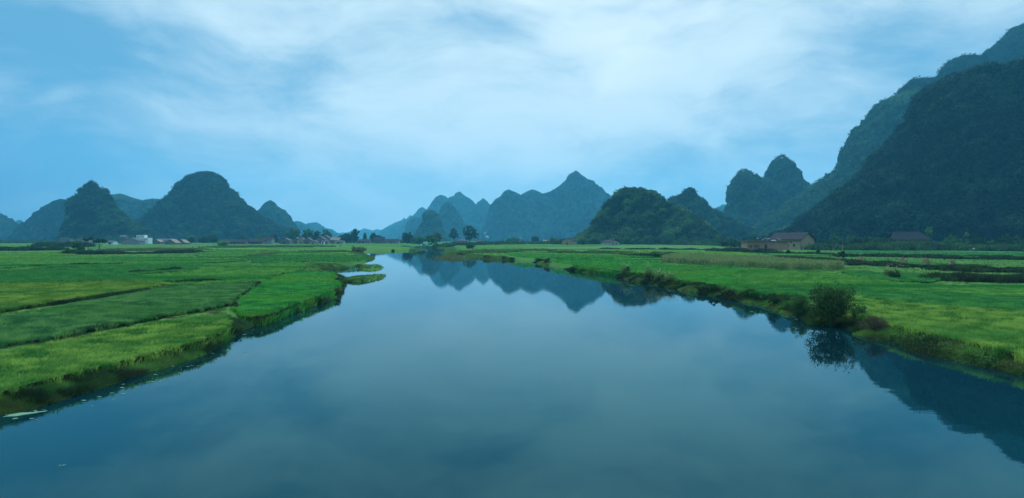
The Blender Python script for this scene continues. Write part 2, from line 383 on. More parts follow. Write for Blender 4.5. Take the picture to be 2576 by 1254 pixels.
# ------------------------------------------------------------------ ground
def grid_faces(nr, nc):
    a = np.arange(nr*nc).reshape(nr, nc)
    return np.stack([a[:-1, :-1], a[:-1, 1:], a[1:, 1:], a[1:, :-1]], -1).reshape(-1, 4)
def build_ground():
    m, nt, out = new_mat('meadow')
    n1 = nnoise(nt, 0.35, 5, 0.6); n2 = nnoise(nt, 0.03, 4, 0.6, (1, 0.5, 1)); n3 = nnoise(nt, 3.0, 3, 0.6)
    c = nmix(nt, nrange(nt, n2, 0.42, 0.62), (0.045, 0.14, 0.03), (0.085, 0.17, 0.04))
    c = nmix(nt, nrange(nt, n1, 0.5, 0.75), c, (0.10, 0.115, 0.045))
    c = nmix(nt, nrange(nt, n3, 0.35, 0.7), c, (0.03, 0.085, 0.02))
    soil = nmix(nt, nrange(nt, n3, 0.4, 0.6), (0.035, 0.028, 0.018), (0.075, 0.055, 0.035))
    c = nmix(nt, nattr(nt, 'soil'), c, soil)
    c = nmix(nt, nattr(nt, 'path'), c, (0.14, 0.125, 0.07))
    p = nt.nodes.new('ShaderNodeBsdfPrincipled'); nt.links.new(c, p.inputs['Base Color']); p.inputs['Roughness'].default_value = 0.95; p.inputs['Specular IOR Level'].default_value = 0.0
    bn = nt.nodes.new('ShaderNodeBump'); bn.inputs['Strength'].default_value = 0.7; bn.inputs['Distance'].default_value = 0.15
    nt.links.new(n3, bn.inputs['Height']); nt.links.new(bn.outputs[0], p.inputs['Normal']); nt.links.new(p.outputs[0], out.inputs[0])
    ys = np.exp(np.linspace(np.log(11), np.log(9000), 900)); ts = np.linspace(-1.7, 1.7, 1050)
    Yg, Tg = np.meshgrid(ys, ts, indexing='ij'); P = np.stack([Tg.ravel()*Yg.ravel(), Yg.ravel()], -1)
    s = shore(P); z = ground_z(P, s)
    path = np.zeros(len(P)); soil = np.clip(1-s/0.9, 0, 1)*0.85*np.clip(1.4-P[:, 1]/110, 0.12, 1)
    near = P[:, 1] < 200
    Pn = P[near]
    for key, hgt, q, lab in zip(*[[a[0] for a in PADS], [a[1] for a in PADS], PADW, [a[3] for a in PADS]]):
        d = segdist(Pn, q); soil[near] = np.maximum(soil[near], 0.75*np.clip(1-d/0.4, 0, 1))
    pl = smooth_line([(762, 681), (712, 687), (684, 697), (656, 713), (627, 730), (602, 745), (586, 758)], 4)
    pw = at(pl[:, 0], pl[:, 1])[:, :2]; d = segdist(Pn, pw, False)
    path[near] = 0.9*np.clip(1.6-d/0.30, 0, 1)
    pl = smooth_line([(1880, 748), (1930, 752), (1990, 763), (2025, 775)], 4); pw = at(pl[:, 0], pl[:, 1])[:, :2]; d = segdist(Pn, pw, False)
    path[near] = np.maximum(path[near], 0.9*np.clip(1.5-d/0.6, 0, 1))
    for q in ISL: soil[inside(P, q)] *= 0.15
    V = np.column_stack([P, z])
    # an apron behind and below the viewpoint
    o = add_mesh('ground', V, grid_faces(900, 1050), m, smooth=True, attrs={'soil': soil, 'path': path})
    tag(o, kind='structure')
build_ground()

def build_water():
    m, nt, out = new_mat('river_water')
    # silty teal body under a Fresnel surface
    bn = nt.nodes.new('ShaderNodeBump'); bn.inputs['Strength'].default_value = 0.045; bn.inputs['Distance'].default_value = 0.05
    n = nnoise(nt, 0.9, 4, 0.55, (0.5, 1.0, 1)); nt.links.new(n, bn.inputs['Height'])
    fr = nt.nodes.new('ShaderNodeFresnel'); fr.inputs[0].default_value = 1.333; nt.links.new(bn.outputs[0], fr.inputs['Normal'])
    df = nt.nodes.new('ShaderNodeBsdfDiffuse'); nt.links.new(nmix(nt, nrange(nt, nnoise(nt, 0.06, 4, 0.6, (1, 0.6, 1)), 0.35, 0.7), (0.001, 0.011, 0.016), (0.002, 0.018, 0.023)), df.inputs[0])
    gl = nt.nodes.new('ShaderNodeBsdfGlossy'); gl.inputs['Roughness'].default_value = 0.012
    nt.links.new(nmix(nt, nrange(nt, fr.outputs[0], 0.10, 0.72), (0.40, 0.90, 0.97), (0.97, 1.0, 1.0)), gl.inputs[0]); nt.links.new(bn.outputs[0], gl.inputs['Normal'])
    ms = nt.nodes.new('ShaderNodeMixShader'); nt.links.new(fr.outputs[0], ms.inputs[0]); nt.links.new(df.outputs[0], ms.inputs[1]); nt.links.new(gl.outputs[0], ms.inputs[2])
    nt.links.new(ms.outputs[0], out.inputs[0])
    V = [(-300, -60, 0), (300, -60, 0), (500, 1400, 0), (-500, 1400, 0)]
    tag(add_mesh('river', V, np.array([[0, 1, 2, 3]]), m), kind='structure')
    m2 = solid_mat('river_bed', (0.03, 0.03, 0.02), (0.05, 0.045, 0.03), 0.5)
    V = [(-300, -60, -0.95), (300, -60, -0.95), (300, 30, -0.95), (-300, 30, -0.95)]
    tag(add_mesh('riverbed', V, np.array([[0, 1, 2, 3]]), m2), kind='structure')
build_water()

# ------------------------------------------------------------------ hills
def hill(D, left, right, r=0.9, side='m', mat=None, amp=1.0, seed=0, res=1.0, lump=2.0, base=-4.0, ridge=0.0):
    """left/right: picture outlines from foot to summit. Solid of stacked ellipses whose tangents follow them."""
    left = np.array(left, float); right = np.array(right, float)
    top = min(left[:, 1].min(), right[:, 1].min()); bot = HY+14
    span = bot-top
    nl = int(np.clip(span*0.55*res, 30, 330))
    u = np.linspace(0, 1, nl); Ys = bot-span*(1-(1-u)**1.35)          # levels crowd at the summit
    def prof(P):
        P = P[np.argsort(P[:, 1])]
        return np.interp(Ys, P[:, 1], P[:, 0])
    tl = (prof(left)-HX)/F; tr = (prof(right)-HX)/F; tr = np.maximum(tr, tl+0.0004)
    sl = np.sqrt(1+(tl*r)**2); sr = np.sqrt(1+(tr*r)**2)
    a = D*(tr-tl)/(sl+sr); cx = tl*D+a*sl
    yl = D+r*r*a*tl/sl; yr = D-r*r*a*tr/sr
    yt = {'l': yl, 'r': yr, 'm': (yl+yr)/2, 'c': yl*0+D}[side]
    zs = CAMZ-(Ys-HY)/F*yt
    zs = np.maximum.accumulate(zs)+np.arange(nl)*1e-3
    wpx = (right[:, 0].max()-left[:, 0].min())
    nt_ = int(np.clip(wpx*1.3*res, 72, 1100))
    th = np.linspace(0, 2*np.pi, nt_, endpoint=False)
    ct, st = np.cos(th), np.sin(th)
    X = cx[:, None]+a[:, None]*ct; Y = D+r*a[:, None]*st; Z = np.repeat(zs[:, None], nt_, 1)
    P = np.stack([X, Y, Z], -1)
    # outward direction
    nx = ct[None]*r; ny = np.repeat(st[None], nl, 0); nx = np.repeat(nx, nl, 0)
    L = np.sqrt(nx**2+ny**2); N = np.stack([nx/L, ny/L, 0.55+L*0], -1); N /= np.linalg.norm(N, axis=-1, keepdims=True)
    px = D/F*2.5                                                     # metres per rendered pixel
    q = P.reshape(-1, 3)
    big = fbm(q/np.array([45, 45, 60.]), 4, seed+1, 0.5)
    led = vnoise(np.stack([q[:, 0]/26, q[:, 1]/26, (q[:, 2]-0.42*q[:, 0]+0.2*q[:, 1])/7], -1), seed+3)+0.6*vnoise(np.stack([q[:, 0]/11, q[:, 1]/11, (q[:, 2]-0.42*q[:, 0])/3.2], -1), seed+4)
    gul = 1-np.abs(fbm(q/np.array([16, 16, 40.]), 3, seed+5, 0.5))*2
    lm = 1-np.abs(vnoise(q/(lump*1.9), seed+9)); lm2 = vnoise(q/max(lump*0.8, px*1.2), seed+12)
    size = np.clip(a.max()/60, 0.25, 2.2)
    # silhouettes stay put: large relief acts on the faces towards and away from the viewer
    face = (np.abs(st)**1.0)[None].repeat(nl, 0).ravel()
    d = (big*6.0*size*amp+gul*4.5*size*amp)*(0.20+0.80*face)+led*2.6*min(size, 1.3)*(0.45+0.55*face)+(lm*1.2+lm2*0.55)*lump*0.55
    d = d-d.mean()-0.35*lump*(mat is not M_far)            # relief cut in as much as it stands out
    taper = np.clip((zs.max()-zs)/(zs.max()-zs.min())*6, 0.15, 1)[:, None].repeat(nt_, 1).ravel()
    Q = q+N.reshape(-1, 3)*(d*taper)[:, None]
    # close the summit and drop the foot below ground
    Q[:nt_, 2] = base
    Q = np.vstack([Q, [[cx[-1], D, zs[-1]+0.1*lump]]])
    ar = np.arange(nl*nt_).reshape(nl, nt_); rr = np.roll(ar, -1, 1)
    quads = np.stack([ar[:-1], rr[:-1], rr[1:], ar[1:]], -1).reshape(-1, 4)
    tris = np.stack([ar[-1], rr[-1], np.full(nt_, nl*nt_)], -1)
    o = add_mesh('hill', Q, [quads, tris], mat, smooth=True)
    return tag(o, kind='structure'), Q, quads

M_near = hill_mat('hill_scrub_near', (0.008, 0.022, 0.012), (0.034, 0.075, 0.026), (0.24, 0.25, 0.24), 1.0, 0.74)
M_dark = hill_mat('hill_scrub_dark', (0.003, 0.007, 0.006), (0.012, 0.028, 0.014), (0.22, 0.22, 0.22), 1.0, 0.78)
M_mid = hill_mat('hill_scrub_mid', (0.008, 0.022, 0.014), (0.026, 0.060, 0.028), (0.26, 0.27, 0.26), 0.8, 0.67)
M_far = hill_mat('hill_scrub_far', (0.008, 0.024, 0.018), (0.022, 0.052, 0.03), (0.3, 0.3, 0.3), 0.5, 0.68)

HILLS = {}
# nearest right-hand mountain
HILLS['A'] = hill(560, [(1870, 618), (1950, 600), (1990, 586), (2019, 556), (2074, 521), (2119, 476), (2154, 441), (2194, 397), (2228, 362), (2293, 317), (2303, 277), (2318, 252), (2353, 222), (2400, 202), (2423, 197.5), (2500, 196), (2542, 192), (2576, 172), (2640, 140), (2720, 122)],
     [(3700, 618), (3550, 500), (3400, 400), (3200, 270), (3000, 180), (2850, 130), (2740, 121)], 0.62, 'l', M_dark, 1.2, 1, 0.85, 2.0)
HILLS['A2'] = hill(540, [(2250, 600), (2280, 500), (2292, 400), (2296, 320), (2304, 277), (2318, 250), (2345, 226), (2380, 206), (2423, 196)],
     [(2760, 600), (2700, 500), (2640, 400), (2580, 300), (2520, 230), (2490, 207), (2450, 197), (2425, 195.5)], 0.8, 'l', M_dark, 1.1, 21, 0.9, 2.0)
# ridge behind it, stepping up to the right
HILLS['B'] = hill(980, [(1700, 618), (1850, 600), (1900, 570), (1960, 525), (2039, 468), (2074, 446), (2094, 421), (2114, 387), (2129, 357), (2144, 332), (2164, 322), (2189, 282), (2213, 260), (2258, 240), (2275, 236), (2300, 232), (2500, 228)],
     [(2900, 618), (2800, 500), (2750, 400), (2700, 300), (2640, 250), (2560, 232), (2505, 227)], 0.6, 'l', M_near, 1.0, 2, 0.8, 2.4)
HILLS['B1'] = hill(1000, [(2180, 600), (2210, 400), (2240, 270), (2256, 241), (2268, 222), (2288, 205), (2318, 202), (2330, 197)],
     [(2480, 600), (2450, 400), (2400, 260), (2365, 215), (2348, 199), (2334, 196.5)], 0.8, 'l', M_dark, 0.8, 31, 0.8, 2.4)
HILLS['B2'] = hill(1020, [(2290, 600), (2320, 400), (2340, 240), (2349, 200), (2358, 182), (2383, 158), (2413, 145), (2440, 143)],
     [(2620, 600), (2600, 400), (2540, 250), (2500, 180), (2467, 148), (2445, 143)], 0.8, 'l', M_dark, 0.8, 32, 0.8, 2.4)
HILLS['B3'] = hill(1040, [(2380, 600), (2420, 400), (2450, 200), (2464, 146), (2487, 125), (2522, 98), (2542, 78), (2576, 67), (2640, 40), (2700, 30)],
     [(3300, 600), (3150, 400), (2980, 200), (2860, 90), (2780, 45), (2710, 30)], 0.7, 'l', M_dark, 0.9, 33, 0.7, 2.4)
# twin peaks
HILLS['C1'] = hill(1150, [(1740, 604), (1790, 562), (1815, 530), (1826, 511), (1825, 491), (1832, 471), (1843, 451), (1858, 431), (1872, 426)],
     [(2090, 604), (2020, 540), (1960, 490), (1930, 466), (1905, 446), (1888, 431), (1874, 425.6)], 0.9, 'm', M_mid, 0.8, 3, 1.0, 2.2)
HILLS['C2'] = hill(1220, [(1800, 604), (1850, 540), (1885, 490), (1912, 450), (1927, 426), (1940, 404), (1958, 392), (1966, 390)],
     [(2180, 604), (2110, 540), (2060, 490), (2039, 468), (2027, 451), (2004, 426), (1982, 401), (1974, 392), (1969, 389.6)], 0.9, 'm', M_mid, 0.8, 4, 1.0, 2.2)
HILLS['D'] = hill(900, [(1560, 606), (1600, 580), (1640, 548), (1677, 513), (1687, 499), (1702, 495), (1711, 488), (1720, 479), (1731, 472.5)],
     [(1960, 606), (1881, 579), (1839, 554), (1809, 536), (1784, 519), (1764, 501), (1752, 481), (1741, 473.5), (1735, 472)], 0.9, 'm', M_mid, 0.8, 5, 1.0, 2.0)
HILLS['F'] = hill(640, [(1425, 614), (1451, 603), (1470, 586), (1485, 571), (1490, 554), (1500, 539), (1510, 519), (1528, 501), (1545, 486), (1565, 477), (1584, 475)],
     [(1850, 614), (1812, 601), (1789, 589), (1777, 576), (1764, 564), (1739, 549), (1714, 534), (1677, 514), (1640, 495), (1617, 486), (1604, 478), (1590, 475)], 0.7, 'm', M_near, 1.2, 6, 1.8, 1.8)
# central range
HILLS['G1'] = hill(2200, [(1180, 610), (1300, 530), (1345, 495), (1366, 487), (1386, 482), (1408, 469), (1421, 457), (1433, 439), (1447, 430)],
     [(1760, 610), (1700, 585), (1640, 560), (1580, 525), (1535, 491), (1515, 479), (1495, 467), (1473, 449), (1456, 433), (1450, 430)], 0.7, 'm', M_far, 1.3, 7, 1.0, 2.6)
HILLS['G2'] = hill(2250, [(1240, 606), (1270, 540), (1300, 503), (1310, 491), (1325, 482), (1335, 478)], [(1440, 606), (1410, 540), (1380, 500), (1365, 488), (1350, 480), (1342, 477.5)], 0.9, 'm', M_far, 0.9, 8, 1.2, 2.6)
HILLS['G3'] = hill(2150, [(1190, 608), (1223, 565), (1229, 530), (1233, 514), (1243, 507), (1258, 497), (1268, 482), (1277, 477.5)], [(1420, 608), (1370, 560), (1335, 515), (1310, 491), (1293, 482), (1281, 477.5)], 0.9, 'm', M_far, 0.9, 9, 1.2, 2.6)
HILLS['H'] = hill(2700, [(1130, 606), (1170, 545), (1198, 515), (1208, 505), (1214, 500)], [(1290, 606), (1260, 550), (1233, 516), (1224, 505), (1217, 500)], 0.9, 'm', M_far, 0.8, 10, 1.2, 3)
HILLS['I'] = hill(2850, [(1040, 606), (1100, 535), (1128, 500), (1133, 496), (1141, 493), (1146, 486), (1154, 483)], [(1300, 606), (1240, 555), (1198, 516), (1191, 507), (1176, 497), (1166, 490), (1158, 483)], 0.9, 'm', M_far, 0.8, 11, 1.2, 3)
HILLS['J'] = hill(3000, [(990, 606), (1040, 565), (1072, 527), (1078, 520), (1086, 507), (1098, 495), (1107, 491)], [(1230, 606), (1180, 560), (1145, 520), (1129, 501), (1121, 494), (1111, 491)], 0.9, 'm', M_far, 0.8, 12, 1.2, 3)
HILLS['K'] = hill(3400, [(960, 606), (1000, 575), (1034, 548), (1044, 537), (1051, 527), (1060, 522)], [(1160, 606), (1110, 560), (1085, 540), (1072, 527), (1064, 522)], 0.9, 'm', M_far, 0.8, 13, 1.2, 3)
HILLS['K2'] = hill(3600, [(930, 604), (975, 576), (1010, 562), (1022, 553), (1030, 543)], [(1120, 604), (1080, 575), (1050, 555), (1040, 545), (1034, 542.5)], 0.9, 'm', M_far, 0.8, 14, 1.2, 3)
HILLS['K3'] = hill(3900, [(900, 604), (950, 588), (974, 572), (994, 562), (1009, 555), (1016, 549)], [(1090, 604), (1050, 575), (1032, 562), (1024, 555), (1018, 549)], 0.9, 'm', M_far, 0.8, 15, 1.2, 3)
HILLS['K4'] = hill(4300, [(900, 603), (925, 588), (937, 583), (945, 579)], [(1020, 603), (985, 588), (965, 580), (950, 578)], 0.9, 'm', M_far, 0.8, 16, 1.2, 3)
HILLS['L'] = hill(1500, [(1020, 607), (1041, 587), (1051, 572), (1059, 555), (1061, 540), (1071, 530), (1080, 528)], [(1140, 607), (1121, 580), (1113, 560), (1108, 545), (1097, 532), (1086, 528)], 0.9, 'm', M_mid, 0.7, 17, 1.6, 2.2)
HILLS['M'] = hill(2050, [(1085, 606), (1096, 570), (1102, 540), (1111, 517), (1121, 507.5)], [(1200, 606), (1181, 590), (1171, 570), (1161, 550), (1148, 530), (1136, 512), (1126, 507)], 0.9, 'm', M_far, 0.8, 18, 1.3, 2.4)
HILLS['N'] = hill(2400, [(1008, 606), (1017, 580), (1021, 565), (1031, 552), (1042, 546)], [(1120, 606), (1090, 580), (1070, 560), (1056, 549), (1046, 546)], 0.9, 'm', M_far, 0.8, 19, 1.3, 2.4)
# left side
HILLS['P'] = hill(880, [(110, 608), (140, 600), (149, 587), (162, 565), (169, 540), (172, 520), (180, 507), (197, 490), (207, 475), (219, 465), (228, 457)],
     [(425, 608), (393, 600), (373, 582), (349, 567), (316, 547), (299, 532), (286, 510), (274, 492), (264, 480), (249, 466), (237, 460), (231, 456.5)], 0.85, 'm', M_near, 0.9, 41, 1.3, 1.8)
HILLS['Q'] = hill(1350, [(20, 606), (52, 575), (62, 560), (75, 547), (87, 537), (102, 530), (110, 520), (129, 508), (148, 501.5)], [(280, 606), (240, 570), (210, 540), (190, 525), (174, 511), (164, 502), (154, 501)], 0.8, 'm', M_dark, 0.8, 42, 1.1, 2.2)
HILLS['R'] = hill(1500, [(-420, 606), (-300, 540), (-180, 500), (-90, 505), (-60, 515), (-20, 533)], [(130, 606), (90, 590), (65, 580), (50, 565), (30, 556), (15, 547), (0, 540), (-18, 533)], 0.8, 'r', M_dark, 0.8, 43, 1.0, 2.4)
HILLS['R2'] = hill(2300, [(0, 606), (20, 575), (35, 560), (45, 555)], [(120, 606), (90, 580), (65, 562), (55, 555), (50, 554)], 0.8, 'm', M_far, 0.8, 44, 1.0, 2.4)
HILLS['S'] = hill(1500, [(200, 606), (235, 540), (262, 500), (274, 491), (286, 489.5), (300, 487)], [(480, 606), (420, 560), (380, 520), (361, 505), (349, 502), (331, 496), (316, 490), (304, 487)], 0.8, 'm', M_mid, 0.8, 45, 1.0, 2.4)
HILLS['S2'] = hill(1520, [(280, 606), (320, 550), (350, 515), (362, 505), (368, 503), (380, 500.5)], [(520, 606), (470, 560), (430, 515), (415, 505), (403, 501), (388, 500)], 0.8, 'm', M_mid, 0.8, 46, 1.0, 2.4)
HILLS['T'] = hill(1150, [(260, 608), (310, 578), (360, 545), (395, 510), (403, 502), (421, 490), (436, 477), (456, 462), (468, 447), (490, 437), (508, 434)],
     [(780, 608), (740, 598), (717, 578), (700, 568), (680, 556), (662, 538), (643, 520), (623, 511), (610, 507), (603, 501), (592, 488), (584, 482), (575, 467), (562, 448), (542, 437), (518, 434)], 0.75, 'm', M_near, 1.1, 47, 1.1, 2.2)
HILLS['U'] = hill(1550, [(560, 606), (600, 570), (640, 535), (655, 522), (665, 513), (672, 507), (679, 504.5)], [(775, 606), (760, 598), (755, 588), (750, 575), (740, 560), (730, 545), (722, 533), (710, 525), (697, 518), (690, 509), (682, 504.5)], 0.85, 'm', M_mid, 0.8, 48, 1.2, 2.4)
HILLS['V1'] = hill(2500, [(690, 606), (715, 580), (730, 562), (742, 558)], [(830, 606), (800, 585), (775, 568), (765, 563), (757, 558), (748, 557)], 0.9, 'm', M_far, 0.8, 49, 1.2, 2.6)
HILLS['V2'] = hill(3000, [(700, 606), (740, 580), (766, 566), (777, 562), (790, 560)], [(900, 606), (860, 592), (842, 582), (834, 578), (817, 575), (804, 564), (797, 560)], 0.9, 'm', M_far, 0.8, 50, 1.2, 2.6)
HILLS['V3'] = hill(3300, [(780, 606), (805, 585), (822, 578), (829, 577)], [(870, 606), (852, 594), (843, 583), (833, 577)], 0.9, 'm', M_far, 0.8, 51, 1.2, 2.6)
for i, (px, py, w) in enumerate([(862, 585, 26), (880, 583, 20), (894, 575.5, 15), (917, 575, 20), (931, 578, 14), (948, 577, 18), (906, 581, 30), (842, 588, 24), (965, 582, 26)]):
    HILLS['W%d' % i] = hill(4300+i*90, [(px-w*2.4, 603), (px-w, py+9), (px-w*0.4, py+2.5), (px-1, py)], [(px+w*2.4, 603), (px+w, py+8), (px+w*0.45, py+2.5), (px+1, py)], 0.9, 'm', M_far, 0.7, 60+i, 1.4, 3)
HILLS['E'] = hill(2600, [(1740, 603), (1790, 530), (1800, 523), (1815, 517)], [(1900, 603), (1870, 540), (1840, 520), (1822, 515)], 0.9, 'm', M_far, 0.8, 71, 1.0, 2.6)

# ------------------------------------------------------------------ leaves
def leaves(Cn, rad, n, size, rng, flat=1.0, shell=True):
    """n random leaf triangles round each centre; returns V, T, v"""
    k = len(Cn); idx = np.repeat(np.arange(k), n); m = len(idx)
    d = rng.normal(size=(m, 3)); d /= np.linalg.norm(d, axis=1)[:, None]+1e-9
    rr = np.broadcast_to(rad, k)[idx]*(0.55+0.5*rng.random(m)); d[:, 2] *= flat
    c = Cn[idx]+d*rr[:, None]
    a = rng.normal(size=(m, 3)); a /= np.linalg.norm(a, axis=1)[:, None]
    if shell: a = np.cross(a, d+0.45*rng.normal(size=(m, 3))); a /= np.linalg.norm(a, axis=1)[:, None]+1e-9
    b = np.cross(a, d+0.5*rng.normal(size=(m, 3)) if shell else rng.normal(size=(m, 3))); b /= np.linalg.norm(b, axis=1)[:, None]+1e-9
    s = (np.broadcast_to(size, k)[idx]*(0.6+0.8*rng.random(m)))[:, None]
    V = np.stack([c+a*s, c-a*s*0.5+b*s*0.6, c-a*s*0.5-b*s*0.6], 1).reshape(-1, 3)
    T = np.arange(m*3).reshape(-1, 3)
    cv = rng.random(k)[idx]; v = np.clip(0.6*cv+0.4*rng.random(m), 0, 1)
    return V, T, np.repeat(v, 3)
def blades(P, h, w, nb, rng, lean=0.35, spread=0.12, bend=True):
    k = len(P); idx = np.repeat(np.arange(k), nb); m = len(idx)
    an = rng.random(m)*2*np.pi; dr = np.stack([np.cos(an), np.sin(an), an*0], -1)
    H = np.broadcast_to(h, k)[idx]*(0.65+0.45*rng.random(m)); W = np.broadcast_to(w, k)[idx]*(0.7+0.6*rng.random(m))
    sp = np.broadcast_to(spread, k)[idx]
    b = P[idx]+dr*(sp*rng.random(m))[:, None]
    pr = np.stack([-np.sin(an+0.8), np.cos(an+0.8), an*0], -1)*W[:, None]*0.5
    ln = (lean*(0.3+rng.random(m)))[:, None]
    mid = b+dr*H[:, None]*ln*0.35; mid[:, 2] += H*0.62
    tip = b+dr*H[:, None]*ln*1.15; tip[:, 2] += H*(1-0.25*ln[:, 0])
    cl = 0.5+1.5*fbm(P*np.array([1.1, 1.1, 0])+3, 2, 31)
    v = np.clip(0.30*rng.random(k)[idx]+0.2*rng.random(m)+0.5*cl[idx], 0, 1)
    if bend:
        V = np.stack([b-pr, b+pr, mid+pr*0.8, mid-pr*0.8, tip], 1).reshape(-1, 3); o = (np.arange(m)*5)[:, None]
        return V, [np.hstack([o, o+1, o+2, o+3]), np.hstack([o+3, o+2, o+4])], np.repeat(v, 5)
    V = np.stack([b-pr, b+pr, tip], 1).reshape(-1, 3)
    return V, [np.arange(m*3).reshape(-1, 3)], np.repeat(v, 3)

# scrub and small trees covering the nearer hills
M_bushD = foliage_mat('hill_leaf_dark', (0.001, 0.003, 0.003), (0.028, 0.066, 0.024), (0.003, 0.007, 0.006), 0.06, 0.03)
M_bushN = foliage_mat('hill_leaf_near', (0.003, 0.010, 0.006), (0.065, 0.145, 0.038), (0.007, 0.020, 0.011), 0.10, 0.03)
M_bushF = foliage_mat('dome_leaf', (0.008, 0.024, 0.009), (0.10, 0.20, 0.05), (0.018, 0.045, 0.018), 0.12, 0.05)
def scrub(key, count, rad, mat, label, ymax=None):
    o, Q, quads = HILLS[key]
    c = Q[quads].mean(1)
    e1 = Q[quads[:, 1]]-Q[quads[:, 0]]; e2 = Q[quads[:, 3]]-Q[quads[:, 0]]; ar = np.linalg.norm(np.cross(e1, e2), axis=1)
    n = np.cross(e1, e2); n /= np.linalg.norm(n, axis=1)[:, None]+1e-9
    view = c-np.array([0, 0, CAMZ]); dist = np.linalg.norm(view, axis=1)
    fac = -(n*view).sum(1)/dist
    w = ar*(fac > -0.35)*(np.abs(c[:, 0]/c[:, 1]) < 0.95)*(c[:, 2] > 0)/dist**1.0
    rng = np.random.default_rng(hash(key) % 1000 if False else sum(map(ord, key)))
    pick = rng.choice(len(c), count, p=w/w.sum())
    P = c[pick]+rng.normal(size=(count, 3))*0.6
    # clumps gather into bands and gaps
    dens = fbm(P/np.array([14, 14, 9.]), 3, 5)
    keep = dens > -0.45+0.7*rng.random(count)-0.35
    P = P[keep]; pr = rng.random(len(P))**2
    r = rad*(0.5+1.0*pr); P[:, 2] += r*0.25
    V, T, v = leaves(P, r, 12, r*0.40, rng, 0.75)
    PT = np.stack([P[:, 0]/20, P[:, 1]/20, (P[:, 2]-0.42*P[:, 0])/4.5], -1)
    pat = np.repeat(np.clip(0.40+0.85*fbm(PT, 3, 23), 0, 1), 36)
    v = np.clip(0.40*v**1.5+0.85*pat-0.05, 0, 1)
    tag(add_mesh('hillside_scrub', V, T, mat, v=v), label, 'scrub', 'scrub and trees covering the hills', 'stuff')
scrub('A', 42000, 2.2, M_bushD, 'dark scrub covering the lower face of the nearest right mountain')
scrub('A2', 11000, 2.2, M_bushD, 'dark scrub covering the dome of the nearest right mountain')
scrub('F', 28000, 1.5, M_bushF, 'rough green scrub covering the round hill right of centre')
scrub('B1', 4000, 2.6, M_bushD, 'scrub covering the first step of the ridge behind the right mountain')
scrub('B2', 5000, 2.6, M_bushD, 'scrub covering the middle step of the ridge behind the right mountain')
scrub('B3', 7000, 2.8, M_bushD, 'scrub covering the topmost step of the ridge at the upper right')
scrub('D', 11000, 1.6, M_bushN, 'scrub covering the pointed hill behind the round hill')
scrub('B', 16000, 3.0, M_bushN, 'scrub covering the long ridge behind the right mountain')
scrub('P', 15000, 1.8, M_bushN, 'scrub covering the steep cone on the left')
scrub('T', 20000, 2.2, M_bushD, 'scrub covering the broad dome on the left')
scrub('C1', 7000, 1.8, M_bushN, 'scrub covering the left one of the twin peaks')
scrub('C2', 7000, 1.8, M_bushN, 'scrub covering the right one of the twin peaks')

# ------------------------------------------------------------------ paddies
PC = {'pale': ((0.035, 0.14, 0.022), (0.22, 0.36, 0.06), (0.05, 0.19, 0.035)),
      'deep': ((0.026, 0.12, 0.036), (0.12, 0.27, 0.07), (0.045, 0.17, 0.03)),
      'olive': ((0.06, 0.16, 0.02), (0.21, 0.32, 0.05), (0.04, 0.15, 0.03)),
      'mid': ((0.02, 0.13, 0.03), (0.07, 0.26, 0.05), (0.045, 0.17, 0.035)),
      'bright': ((0.045, 0.17, 0.03), (0.15, 0.34, 0.06), (0.025, 0.17, 0.03)),
      'vivid': ((0.018, 0.15, 0.03), (0.07, 0.32, 0.05), (0.07, 0.22, 0.025)),
      'yellow': ((0.08, 0.22, 0.022), (0.16, 0.30, 0.04), (0.03, 0.17, 0.03))}
PM = {}
M_stem = solid_mat('rice_stems', (0.020, 0.022, 0.012), (0.055, 0.050, 0.022), 6, 0.95, 0.5, (1, 1, 0.2), spec=0.0)
for k_, (a_, b_, c_) in PC.items(): PM[k_] = foliage_mat('rice_'+k_, a_, b_, c_, 0.4, 0.045, sc=(0.35, 1.6, 1))
NS = 620000
sx = RNG.uniform(-260, 2840, NS); sy = HY+8+(1120-HY-8)*RNG.random(NS)**1.25
SP = at(sx, sy)
